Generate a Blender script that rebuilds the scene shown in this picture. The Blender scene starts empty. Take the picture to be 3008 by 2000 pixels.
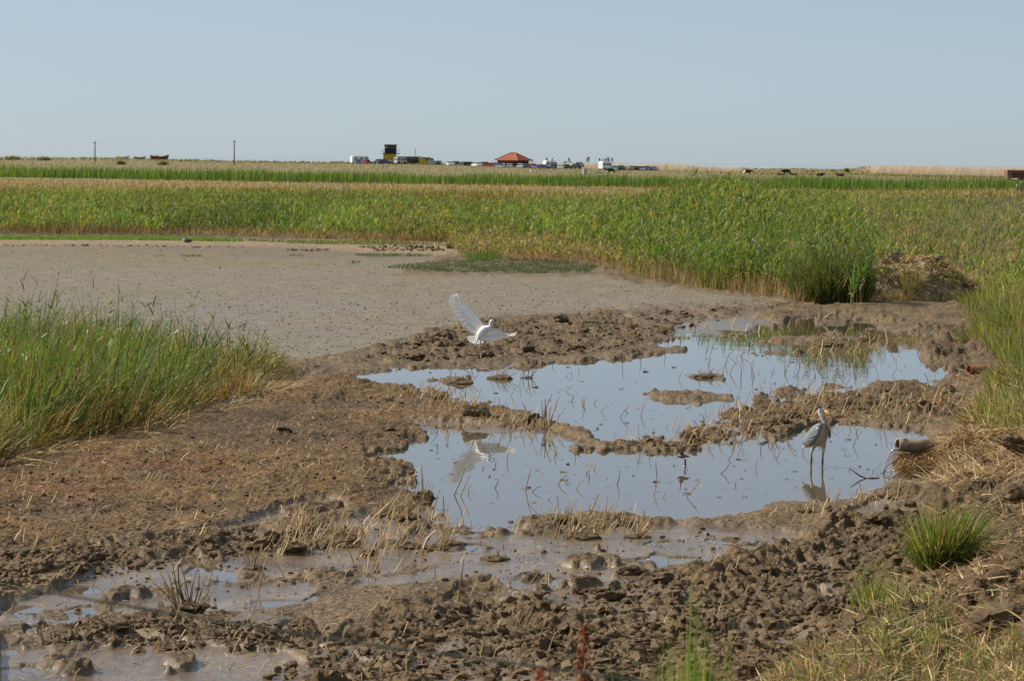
import bpy, bmesh, math, random
import numpy as np
from mathutils import Vector, Matrix

rnd = random.Random(7)
rng = np.random.default_rng(11)
scene = bpy.context.scene
COL = scene.collection

# ------------------------------------------------------------------ camera, sky, sun, exposure
H = 4.0
LENS, SENSOR = 70.0, 23.7
PW = 3008.0                                   # width of the photograph; F is the focal length in its pixels
F = LENS / SENSOR * PW
HOR = 474.0
PITCH = math.atan((1000.0 - HOR) / F)
ROLL = math.radians(0.6)
r0 = Vector((1, 0, 0)); f0 = Vector((0, math.cos(PITCH), -math.sin(PITCH))); u0 = Vector((0, math.sin(PITCH), math.cos(PITCH)))
RIGHT = r0 * math.cos(ROLL) + u0 * math.sin(ROLL)
UP = u0 * math.cos(ROLL) - r0 * math.sin(ROLL)
cam = bpy.data.cameras.new('camera'); camo = bpy.data.objects.new('camera', cam); COL.objects.link(camo)
cam.lens = LENS; cam.sensor_width = SENSOR; cam.sensor_fit = 'HORIZONTAL'
cam.clip_start = 0.1; cam.clip_end = 60000
M3 = Matrix((RIGHT, UP, -f0)).transposed()
camo.matrix_world = Matrix.Translation((0, 0, H)) @ M3.to_4x4()
cam.dof.use_dof = True; cam.dof.focus_distance = 45.0; cam.dof.aperture_fstop = 8.0
scene.camera = camo

SUN_EL, SUN_AZ = math.radians(41), math.radians(-70)          # azimuth from +Y (view), negative = to the left
sdir = Vector((math.sin(SUN_AZ) * math.cos(SUN_EL), math.cos(SUN_AZ) * math.cos(SUN_EL), math.sin(SUN_EL)))
world = bpy.data.worlds.new('World'); scene.world = world; world.use_nodes = True
nt = world.node_tree; nt.nodes.clear()
sky = nt.nodes.new('ShaderNodeTexSky'); sky.sky_type = 'NISHITA'; sky.sun_disc = False
sky.sun_elevation = SUN_EL; sky.sun_rotation = SUN_AZ
sky.altitude = 0; sky.air_density = 0.5; sky.dust_density = 0.5; sky.ozone_density = 2.0
tint = nt.nodes.new('ShaderNodeMix'); tint.data_type = 'RGBA'; tint.blend_type = 'MIX'; tint.inputs[0].default_value = 0.5   # a hazy day: an even veil over the whole sky
tint.inputs[7].default_value = (4.85, 5.70, 6.20, 1)
bg = nt.nodes.new('ShaderNodeBackground'); bg.inputs[1].default_value = 0.081
out = nt.nodes.new('ShaderNodeOutputWorld')
nt.links.new(sky.outputs[0], tint.inputs[6]); nt.links.new(tint.outputs[2], bg.inputs[0]); nt.links.new(bg.outputs[0], out.inputs[0])
sun = bpy.data.lights.new('sun', 'SUN'); sun.energy = 5.0; sun.angle = math.radians(0.5); sun.color = (1.0, 0.92, 0.79)
suno = bpy.data.objects.new('sun', sun); COL.objects.link(suno)
suno.rotation_euler = sdir.to_track_quat('Z', 'Y').to_euler(); suno.location = (0, 0, 50)
vs = scene.view_settings
vs.view_transform = 'Standard'; vs.look = 'None'; vs.gamma = 1; vs.use_curve_mapping = False; vs.exposure = 0.36
scene.cycles.max_bounces = 6; scene.cycles.transparent_max_bounces = 6

# ------------------------------------------------------------------ projection helpers (photo pixels <-> world)
S = 3008.0 / 2358.0

def ray(px, py):
    return f0 + RIGHT * ((px - 1504.0) / F) + UP * ((1000.0 - py) / F)
def at(px, py, z=0.0):                        # where the sight line meets the level z
    d = ray(px, py); t = (z - H) / d.z
    return Vector((d.x * t, d.y * t, z))
def atD(px, py, D):                           # where the sight line is D metres away
    d = ray(px, py); t = D / d.y
    return Vector((d.x * t, D, H + d.z * t))
def proj(x, y, z):                            # numpy world -> photo pixels
    dz = z - H
    cx = x * RIGHT.x + y * RIGHT.y + dz * RIGHT.z
    cy = x * UP.x + y * UP.y + dz * UP.z
    cd = x * f0.x + y * f0.y + dz * f0.z
    return 1504 + F * cx / cd, 1000 - F * cy / cd
def UV(x, y):
    return 1504 + F * x / y, HOR + F * H / y
def polyUV(pts, s=S):                         # outline traced in photo pixels -> outline on the ground plan
    o = []
    for px, py in pts:
        p = at(px * s, py * s); o.append(UV(p.x, p.y))
    return np.array(o)

# ------------------------------------------------------------------ noise
def _h(ix, iy, seed):
    n = (ix.astype(np.int64) * 374761393 + iy.astype(np.int64) * 668265263 + seed * 974711) & 0xFFFFFFFF
    n = ((n ^ (n >> 13)) * 1274126177) & 0xFFFFFFFF
    n = n ^ (n >> 16)
    return n
_GA = np.linspace(0, 2 * np.pi, 64, endpoint=False); _GC, _GS = np.cos(_GA), np.sin(_GA)
def perlin(x, y, seed=0):
    xi = np.floor(x); yi = np.floor(y); xf = x - xi; yf = y - yi
    xi = xi.astype(np.int64); yi = yi.astype(np.int64)
    u = xf * xf * xf * (xf * (xf * 6 - 15) + 10); v = yf * yf * yf * (yf * (yf * 6 - 15) + 10)
    def g(a, b):
        k = _h(xi + a, yi + b, seed) & 63
        return _GC[k] * (xf - a) + _GS[k] * (yf - b)
    n00, n10, n01, n11 = g(0, 0), g(1, 0), g(0, 1), g(1, 1)
    a = n00 + u * (n10 - n00); b = n01 + u * (n11 - n01)
    return (a + v * (b - a)) * 1.45
def fbm(x, y, octv=4, seed=0, gain=0.5):
    s = 0; a = 1; f = 1
    for i in range(octv):
        s = s + a * perlin(x * f + 13.7 * i, y * f - 7.3 * i, seed + i * 17); a *= gain; f *= 2.03
    return s
def cells(x, y, seed=0):                      # lumps: nearest-cell bump height 0..1
    xi = np.floor(x).astype(np.int64); yi = np.floor(y).astype(np.int64)
    best = np.zeros_like(x)
    for a in (-1, 0, 1):
        for b in (-1, 0, 1):
            k = _h(xi + a, yi + b, seed)
            cx = xi + a + ((k & 255) / 255.0); cy = yi + b + (((k >> 8) & 255) / 255.0)
            r = 0.25 + 0.55 * (((k >> 16) & 255) / 255.0) ** 1.5
            hh = 0.3 + 0.7 * (((k >> 20) & 255) / 255.0)
            d = np.hypot(x - cx, y - cy) / r
            best = np.maximum(best, hh * r * np.sqrt(np.clip(1 - d * d, 0, 1)))
    return best
def sst(a, b, x):
    t = np.clip((x - a) / (b - a), 0, 1); return t * t * (3 - 2 * t)

def sdf(poly, X, Y, reach=90):                # signed distance (inside +), clipped; poly in the same units as X, Y
    out = np.full(X.shape, -float(reach))
    x0, y0 = poly.min(0) - reach; x1, y1 = poly.max(0) + reach
    m = (X > x0) & (X < x1) & (Y > y0) & (Y < y1)
    if not m.any(): return out
    px = X[m]; py = Y[m]; d2 = np.full(px.shape, 1e12); ins = np.zeros(px.shape, bool)
    n = len(poly)
    for i in range(n):
        ax, ay = poly[i]; bx, by = poly[(i + 1) % n]
        ex, ey = bx - ax, by - ay; L = ex * ex + ey * ey + 1e-9
        t = np.clip(((px - ax) * ex + (py - ay) * ey) / L, 0, 1)
        d2 = np.minimum(d2, (px - ax - t * ex) ** 2 + (py - ay - t * ey) ** 2)
        c = (ay > py) != (by > py)
        if ay != by: ins ^= c & (px < ex * (py - ay) / (by - ay) + ax)
    d = np.minimum(np.sqrt(d2), reach)
    out[m] = np.where(ins, d, -d)
    return out

# ------------------------------------------------------------------ materials
def newmat(name):
    m = bpy.data.materials.new(name); m.use_nodes = True; m.node_tree.nodes.clear()
    return m, m.node_tree
def mat(name, color, rough=0.6, spec=0.3, metal=0.0, var=0.15, scale=30.0, bump=0.0):
    m, t = newmat(name); N = t.nodes; L = t.links
    p = N.new('ShaderNodeBsdfPrincipled'); o = N.new('ShaderNodeOutputMaterial'); L.new(p.outputs[0], o.inputs[0])
    p.inputs['Roughness'].default_value = rough; p.inputs['Metallic'].default_value = metal
    p.inputs['Specular IOR Level'].default_value = spec
    tc = N.new('ShaderNodeTexCoord'); nz = N.new('ShaderNodeTexNoise'); nz.inputs['Scale'].default_value = scale; nz.inputs['Detail'].default_value = 4
    L.new(tc.outputs['Object'], nz.inputs['Vector'])
    mr = N.new('ShaderNodeMapRange'); mr.inputs[1].default_value = 0.3; mr.inputs[2].default_value = 0.7
    mr.inputs[3].default_value = 1 - var; mr.inputs[4].default_value = 1 + var
    L.new(nz.outputs['Fac'], mr.inputs[0])
    mx = N.new('ShaderNodeVectorMath'); mx.operation = 'SCALE'; mx.inputs[0].default_value = color[:3]
    L.new(mr.outputs[0], mx.inputs['Scale']); L.new(mx.outputs[0], p.inputs['Base Color'])
    if bump:
        b = N.new('ShaderNodeBump'); b.inputs['Strength'].default_value = bump; b.inputs['Distance'].default_value = 0.02
        L.new(nz.outputs['Fac'], b.inputs['Height']); L.new(b.outputs[0], p.inputs['Normal'])
    return m
def leafmat(name, trans=0.4, rough=0.45, spec=0.35):
    m, t = newmat(name); N = t.nodes; L = t.links
    a = N.new('ShaderNodeAttribute'); a.attribute_name = 'Col'
    p = N.new('ShaderNodeBsdfPrincipled'); p.inputs['Roughness'].default_value = rough; p.inputs['Specular IOR Level'].default_value = spec
    tr = N.new('ShaderNodeBsdfTranslucent'); hs = N.new('ShaderNodeHueSaturation'); hs.inputs['Value'].default_value = 1.4; hs.inputs['Saturation'].default_value = 1.12
    mx = N.new('ShaderNodeMixShader'); mx.inputs[0].default_value = trans; o = N.new('ShaderNodeOutputMaterial')
    L.new(a.outputs['Color'], p.inputs['Base Color']); L.new(a.outputs['Color'], hs.inputs['Color']); L.new(hs.outputs[0], tr.inputs[0])
    L.new(p.outputs[0], mx.inputs[1]); L.new(tr.outputs[0], mx.inputs[2]); L.new(mx.outputs[0], o.inputs[0])
    return m
M = {}
M['leaf'] = leafmat('leaf_blade', 0.5)
M['sedge'] = leafmat('sedge_blade', 0.38)
M['straw'] = leafmat('straw_stem', 0.12, 0.55, 0.25)

def ground_material():
    m, t = newmat('mud_ground'); N = t.nodes; L = t.links
    a = N.new('ShaderNodeAttribute'); a.attribute_name = 'Col'
    w = N.new('ShaderNodeAttribute'); w.attribute_name = 'wet'
    p = N.new('ShaderNodeBsdfPrincipled'); o = N.new('ShaderNodeOutputMaterial')
    g = N.new('ShaderNodeNewGeometry')
    n1 = N.new('ShaderNodeTexNoise'); n1.inputs['Scale'].default_value = 11; n1.inputs['Detail'].default_value = 5; n1.inputs['Roughness'].default_value = 0.7
    n2 = N.new('ShaderNodeTexNoise'); n2.inputs['Scale'].default_value = 1.3; n2.inputs['Detail'].default_value = 4
    n3 = N.new('ShaderNodeTexVoronoi'); n3.inputs['Scale'].default_value = 16
    for n in (n1, n2, n3): L.new(g.outputs['Position'], n.inputs['Vector'])
    mr = N.new('ShaderNodeMapRange'); mr.inputs[1].default_value = 0.32; mr.inputs[2].default_value = 0.68; mr.inputs[3].default_value = 0.4; mr.inputs[4].default_value = 1.6
    L.new(n1.outputs['Fac'], mr.inputs[0])
    mr2 = N.new('ShaderNodeMapRange'); mr2.inputs[1].default_value = 0.3; mr2.inputs[2].default_value = 0.7; mr2.inputs[3].default_value = 0.82; mr2.inputs[4].default_value = 1.18
    L.new(n2.outputs['Fac'], mr2.inputs[0])
    # fine variation fades out on wet, smooth mud
    wi = N.new('ShaderNodeMath'); wi.operation = 'MULTIPLY_ADD'; wi.inputs[1].default_value = -0.97; wi.inputs[2].default_value = 1.0
    L.new(w.outputs['Fac'], wi.inputs[0])
    lm = N.new('ShaderNodeMix'); lm.inputs[2].default_value = 1.0; L.new(wi.outputs[0], lm.inputs[0]); L.new(mr.outputs[0], lm.inputs[3])
    mm = N.new('ShaderNodeMath'); mm.operation = 'MULTIPLY'; L.new(lm.outputs[0], mm.inputs[0]); L.new(mr2.outputs[0], mm.inputs[1])
    sc = N.new('ShaderNodeVectorMath'); sc.operation = 'SCALE'; L.new(a.outputs['Color'], sc.inputs[0]); L.new(mm.outputs[0], sc.inputs['Scale'])
    L.new(sc.outputs[0], p.inputs['Base Color'])
    rr = N.new('ShaderNodeMapRange'); rr.inputs[3].default_value = 0.8; rr.inputs[4].default_value = 0.19; L.new(w.outputs['Fac'], rr.inputs[0])
    L.new(rr.outputs[0], p.inputs['Roughness'])
    sp = N.new('ShaderNodeMapRange'); sp.inputs[3].default_value = 0.15; sp.inputs[4].default_value = 0.5; L.new(w.outputs['Fac'], sp.inputs[0])
    L.new(sp.outputs[0], p.inputs['Specular IOR Level'])
    ad = N.new('ShaderNodeMath'); ad.operation = 'MULTIPLY_ADD'; ad.inputs[1].default_value = -0.7; L.new(n3.outputs['Distance'], ad.inputs[0]); L.new(n1.outputs['Fac'], ad.inputs[2])
    b = N.new('ShaderNodeBump'); b.inputs['Distance'].default_value = 0.06
    bs = N.new('ShaderNodeMath'); bs.operation = 'MULTIPLY'; bs.inputs[1].default_value = 0.9; L.new(wi.outputs[0], bs.inputs[0]); L.new(bs.outputs[0], b.inputs['Strength'])
    L.new(ad.outputs[0], b.inputs['Height']); L.new(b.outputs[0], p.inputs['Normal'])
    L.new(p.outputs[0], o.inputs[0])
    return m
M['ground'] = ground_material()
def water_material():
    m, t = newmat('pond_water'); N = t.nodes; L = t.links
    p = N.new('ShaderNodeBsdfPrincipled'); o = N.new('ShaderNodeOutputMaterial'); L.new(p.outputs[0], o.inputs[0])
    p.inputs['Base Color'].default_value = (0.10, 0.080, 0.050, 1); p.inputs['Roughness'].default_value = 0.012; p.inputs['IOR'].default_value = 1.5
    g = N.new('ShaderNodeNewGeometry'); n1 = N.new('ShaderNodeTexNoise'); n1.inputs['Scale'].default_value = 1.2; n1.inputs['Detail'].default_value = 3
    L.new(g.outputs['Position'], n1.inputs['Vector'])
    b = N.new('ShaderNodeBump'); b.inputs['Strength'].default_value = 0.10; b.inputs['Distance'].default_value = 0.02
    L.new(n1.outputs['Fac'], b.inputs['Height']); L.new(b.outputs[0], p.inputs['Normal'])
    return m
M['water'] = water_material()
M['white'] = mat('white_paint', (0.80, 0.80, 0.78), 0.4, 0.4, var=0.04, scale=3)
M['glass'] = mat('dark_glass', (0.03, 0.04, 0.05), 0.05, 0.6, var=0.05)
M['tyre'] = mat('tyre_rubber', (0.02, 0.02, 0.02), 0.8, 0.2)
M['black'] = mat('black_paint', (0.018, 0.02, 0.024), 0.5, 0.3)
M['yellow'] = mat('yellow_render', (0.62, 0.42, 0.07), 0.8, 0.2, var=0.2, scale=2)
M['brown'] = mat('maroon_brick', (0.11, 0.055, 0.045), 0.85, 0.1, var=0.2, scale=4)
M['brick'] = mat('old_brick', (0.19, 0.115, 0.085), 0.85, 0.1, var=0.25, scale=6)
M['tile'] = mat('clay_roof_tile', (0.27, 0.085, 0.045), 0.8, 0.15, var=0.35, scale=3)
M['grey'] = mat('grey_metal', (0.32, 0.34, 0.36), 0.5, 0.4)
M['darkwood'] = mat('tarred_wood', (0.07, 0.06, 0.05), 0.8, 0.2, var=0.3)
M['skin'] = mat('skin', (0.5, 0.3, 0.2), 0.6)

# ------------------------------------------------------------------ object helpers
def link(o, parent=None):
    COL.objects.link(o)
    if parent is not None: o.parent = parent
    return o
def tag(o, label=None, cat=None, group=None, kind=None):
    if label: o['label'] = label
    if cat: o['category'] = cat
    if group: o['group'] = group
    if kind: o['kind'] = kind
    return o
def empty(name, loc, rz=0.0, label=None, cat=None, group=None):
    o = bpy.data.objects.new(name, None); link(o); o.location = loc; o.rotation_euler = (0, 0, rz); o.empty_display_size = 0.1
    return tag(o, label, cat, group)
def mesh_np(name, V, Fc, cols=None, attrs=None, smooth=False):
    me = bpy.data.meshes.new(name); V = np.asarray(V, np.float32).reshape(-1, 3); Fc = np.asarray(Fc, np.int32)
    k = Fc.shape[1]; nf = len(Fc)
    me.vertices.add(len(V)); me.vertices.foreach_set('co', V.ravel())
    me.loops.add(nf * k); me.loops.foreach_set('vertex_index', Fc.ravel())
    me.polygons.add(nf); me.polygons.foreach_set('loop_start', np.arange(0, nf * k, k, dtype=np.int32))
    me.polygons.foreach_set('use_smooth', np.full(nf, smooth))
    me.update(calc_edges=True)
    if cols is not None:
        at_ = me.attributes.new('Col', 'FLOAT_COLOR', 'POINT')
        c = np.ones((len(V), 4), np.float32); c[:, :3] = np.asarray(cols).reshape(-1, 3); at_.data.foreach_set('color', c.ravel())
    for k2, v in (attrs or {}).items():
        a2 = me.attributes.new(k2, 'FLOAT', 'POINT'); a2.data.foreach_set('value', np.asarray(v, np.float32).ravel())
    return me
def obj(name, me, m=None, parent=None, loc=None):
    if m is not None and not me.materials: me.materials.append(m)
    o = bpy.data.objects.new(name, me); link(o, parent)
    if loc is not None: o.location = loc
    return o
def bm_obj(name, bm, m, parent=None, smooth=False, loc=None):
    me = bpy.data.meshes.new(name); bmesh.ops.recalc_face_normals(bm, faces=bm.faces); bm.to_mesh(me); bm.free()
    if smooth:
        for p in me.polygons: p.use_smooth = True
    return obj(name, me, m, parent, loc)
def box(bm, x0, x1, y0, y1, z0, z1):
    v = [bm.verts.new(p) for p in ((x0, y0, z0), (x1, y0, z0), (x1, y1, z0), (x0, y1, z0), (x0, y0, z1), (x1, y0, z1), (x1, y1, z1), (x0, y1, z1))]
    for f in ((0, 3, 2, 1), (4, 5, 6, 7), (0, 1, 5, 4), (1, 2, 6, 5), (2, 3, 7, 6), (3, 0, 4, 7)): bm.faces.new([v[i] for i in f])
def prism(bm, prof, y0, y1, inset=0.0):                       # profile in xz, extruded along y
    a = [bm.verts.new((x, y0, z)) for x, z in prof]; b = [bm.verts.new((x, y1, z)) for x, z in prof]; n = len(prof)
    bm.faces.new(a); bm.faces.new(b[::-1])
    for i in range(n): bm.faces.new((a[i], b[i], b[(i + 1) % n], a[(i + 1) % n]))
def tube(bm, pts, rad, n=8, cap=True):                        # loft through points; radius per point, or (rx, ry)
    pts = [Vector(p) for p in pts]; rings = []
    up = Vector((0, 0, 1))
    prev = None
    for i, p in enumerate(pts):
        d = (pts[min(i + 1, len(pts) - 1)] - pts[max(i - 1, 0)]).normalized()
        s = d.cross(Vector((0, 1, 0)) if prev is None else prev.cross(d).cross(d) * -1) if prev is None else None
        if prev is None:
            s = d.cross(up)
            if s.length < 0.2: s = d.cross(Vector((0, 1, 0)))
            s.normalize()
        else:
            s = (prev - d * prev.dot(d)).normalized()
        prev = s; t = d.cross(s)
        r = rad[i]; rx, ry = r if isinstance(r, tuple) else (r, r)
        rings.append([bm.verts.new(p + s * (rx * math.cos(a)) + t * (ry * math.sin(a))) for a in [2 * math.pi * k / n for k in range(n)]])
    for a, b in zip(rings, rings[1:]):
        for k in range(n): bm.faces.new((a[k], a[(k + 1) % n], b[(k + 1) % n], b[k]))
    if cap:
        bm.faces.new(rings[0][::-1]); bm.faces.new(rings[-1])
def lump_mesh(name, seed, sub=2, rough=0.35, flat=0.8):
    bm = bmesh.new(); bmesh.ops.create_icosphere(bm, subdivisions=sub, radius=1.0)
    co = np.array([v.co[:] for v in bm.verts])
    n = fbm(co[:, 0] * 1.3 + seed * 5.1 + co[:, 2] * 0.9, co[:, 1] * 1.3 - co[:, 2] * 1.1 + seed, 3, seed)
    for v, k in zip(bm.verts, n):
        v.co *= 1 + rough * k; v.co.z *= flat
    me = bpy.data.meshes.new(name); bm.to_mesh(me); bm.free()
    return me

# ------------------------------------------------------------------ the ground sheet
def d_(pts): return polyUV(pts)
POND_A = d_([(800, 869), (880, 857), (940, 847), (1080, 850), (1150, 853), (1220, 843), (1300, 838), (1400, 827), (1480, 821), (1565, 815), (1578, 806), (1530, 797), (1512, 785), (1560, 778), (1650, 773), (1710, 770), (1760, 757), (1800, 746), (1840, 733), (1900, 727), (1960, 731), (2000, 738), (2060, 748), (2110, 765), (2165, 780), (2120, 800), (2130, 830), (2190, 845), (2190, 870), (2140, 880), (2050, 886), (1980, 897), (1900, 902), (1810, 905), (1750, 913), (1720, 933), (1690, 948), (1650, 962), (1640, 978), (1580, 988), (1560, 1008), (1500, 1012), (1440, 1022), (1385, 1020), (1355, 1000), (1300, 985), (1250, 968), (1200, 955), (1160, 940), (1120, 930), (1050, 917), (990, 907), (930, 895), (880, 882), (800, 874)])
POND_B = d_([(955, 1012), (1050, 1008), (1130, 1012), (1230, 1022), (1330, 1038), (1450, 1042), (1560, 1037), (1640, 1030), (1700, 1036), (1750, 1027), (1800, 1007), (1850, 985), (1900, 974), (1990, 973), (2060, 983), (2130, 1000), (2150, 1010), (2110, 1030), (2075, 1050), (2055, 1080), (2110, 1090), (2150, 1100), (2120, 1112), (2040, 1118), (2025, 1140), (1960, 1155), (1900, 1166), (1830, 1170), (1770, 1178), (1720, 1192), (1640, 1197), (1560, 1202), (1480, 1203), (1400, 1190), (1330, 1186), (1250, 1193), (1180, 1198), (1120, 1206), (1050, 1202), (1000, 1185), (985, 1160), (960, 1140), (900, 1130), (850, 1118), (880, 1108), (958, 1110), (966, 1085), (940, 1065), (850, 1062), (845, 1050), (880, 1040), (940, 1028)])
ISLETS = [d_(p) for p in ([(1470, 905), (1560, 903), (1690, 912), (1690, 922), (1600, 932), (1520, 925)], [(1735, 790), (1800, 776), (1950, 772), (2000, 782), (1880, 795)],
                          [(1990, 755), (2080, 752), (2150, 760), (2060, 766)], [(1570, 863), (1660, 862), (1665, 872), (1590, 876)], [(1690, 810), (1840, 808), (1850, 816), (1740, 820)],
                          [(960, 872), (1080, 872), (1080, 877), (980, 878)], [(1880, 740), (1960, 738), (1950, 746), (1880, 748)], [(1780, 905), (1900, 888), (1960, 892), (1880, 912)])]
FILM = [d_(p) for p in ([(0, 1395), (100, 1370), (200, 1330), (350, 1290), (500, 1280), (620, 1262), (740, 1215), (850, 1185), (980, 1182), (1050, 1205), (1200, 1205), (1350, 1225), (1550, 1212), (1800, 1230), (1880, 1245), (1700, 1290), (1560, 1318), (1450, 1345), (1300, 1372), (1180, 1368), (1130, 1335), (950, 1355), (800, 1370), (700, 1400), (560, 1418), (380, 1422), (200, 1432), (60, 1442), (0, 1420)],
                        [(0, 1478), (130, 1485), (300, 1470), (500, 1492), (650, 1500), (720, 1545), (600, 1600), (0, 1600)],
                        [(240, 1253), (450, 1238), (600, 1195), (700, 1160), (765, 1160), (800, 1180), (720, 1200), (560, 1222), (400, 1258), (260, 1264)],
                        [(930, 975), (1100, 975), (1260, 1000), (1350, 1030), (1250, 1040), (1000, 1015)],
                        [(1560, 745), (1700, 735), (1800, 745), (1760, 762), (1650, 775), (1540, 780)], [(850, 1480), (1000, 1470), (1120, 1490), (1000, 1520), (860, 1510)])]
POOLS = [(1425, 735, 22, 4), (1492, 735, 13, 3), (178, 1360, 55, 8), (50, 1402, 50, 9), (10, 1500, 40, 9), (715, 1502, 32, 5), (1262, 1340, 58, 7), (490, 950, 26, 7), (330, 1402, 20, 5), (640, 1390, 60, 5), (890, 1052, 40, 9), (1500, 1322, 30, 3), (60, 1545, 60, 6), (400, 1245, 60, 5)]
LEFT_PLAIN = d_([(-400, 1090), (0, 1075), (300, 1000), (500, 960), (700, 890), (800, 870), (930, 890), (1160, 950), (1260, 990), (1100, 1000), (960, 1010), (930, 1030), (960, 1060), (985, 1085), (960, 1105), (850, 1112), (860, 1135), (960, 1150), (850, 1182), (730, 1160), (600, 1185), (450, 1232), (200, 1255), (-400, 1300)])
RED_PATCH = d_([(-300, 1090), (0, 1085), (200, 1060), (500, 1040), (560, 1090), (330, 1150), (180, 1200), (-300, 1230)])
FLAT = d_([(-500, 556), (300, 556), (560, 562), (900, 565), (1040, 580), (900, 640), (1370, 640), (1480, 660), (1700, 690), (1820, 700), (1650, 760), (1500, 760), (1400, 725), (1150, 735), (980, 770), (900, 800), (700, 835), (600, 830), (-500, 830)])
SHORE = d_([(-500, 545), (300, 548), (560, 555), (900, 555), (1060, 562), (1060, 590), (900, 592), (700, 572), (300, 568), (-500, 566)])
CHURN = [(d_(p), a) for p, a in (([(600, 1620), (820, 1440), (980, 1380), (1130, 1345), (1190, 1385), (1420, 1355), (1600, 1325), (1720, 1285), (1900, 1245), (1960, 1190), (2060, 1140), (2160, 1150), (2200, 1300), (2050, 1450), (1700, 1620)], 1.0),
                                 ([(820, 830), (880, 800), (1000, 765), (1150, 735), (1300, 728), (1400, 722), (1500, 712), (1780, 700), (1830, 712), (1700, 735), (1560, 765), (1480, 800), (1380, 815), (1200, 832), (1000, 838)], 0.8),
                                 ([(1640, 965), (1680, 930), (1750, 905), (1900, 892), (2150, 885), (2240, 900), (2240, 960), (2130, 985), (2000, 968), (1880, 968), (1800, 1000), (1720, 1030), (1500, 1040), (1400, 1030), (1560, 1010)], 0.7),
                                 ([(920, 895), (1060, 930), (1200, 970), (1300, 1000), (1370, 1028), (1280, 1025), (1150, 975), (980, 930)], 0.7),
                                 ([(640, 1215), (760, 1205), (850, 1230), (830, 1262), (700, 1255)], 0.8), ([(-200, 1260), (150, 1262), (380, 1265), (600, 1225), (640, 1240), (450, 1290), (200, 1320), (-200, 1370)], 0.8),
                                 ([(-200, 1380), (60, 1400), (80, 1440), (-200, 1500)], 1.0), ([(170, 1430), (350, 1405), (420, 1430), (560, 1420), (720, 1440), (760, 1500), (560, 1490), (300, 1465), (120, 1490), (60, 1465)], 1.0),
                                 ([(1210, 1240), (1300, 1205), (1480, 1205), (1500, 1240), (1350, 1275)], 0.8), ([(830, 1020), (960, 1015), (955, 1045), (840, 1050)], 0.5), ([(840, 1090), (1000, 1070), (1000, 1100), (850, 1110)], 0.5),
                                 ([(1090, 1275), (1200, 1275), (1200, 1305), (1090, 1300)], 0.7), ([(2100, 770), (2250, 740), (2290, 850), (2190, 880), (2130, 830)], 0.8))]

def axis(*parts): return np.concatenate([np.asarray(p, float) for p in parts])
Uax = axis(-np.geomspace(6000, 340, 24)[:-1] - 0, np.arange(-320, 3330, 5.0), 3008 + np.geomspace(340, 6000, 24)[1:])
Vax = axis(np.arange(508.0, 640, 1.7), np.arange(640, 850, 3.0), np.arange(850, 1750, 1.75), np.arange(1750, 2120, 2.4), np.geomspace(2122, 14000, 26))
GU, GV = np.meshgrid(Uax, Vax)
GY = F * H / (GV - HOR); GX = (GU - 1504) * GY / F

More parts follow.
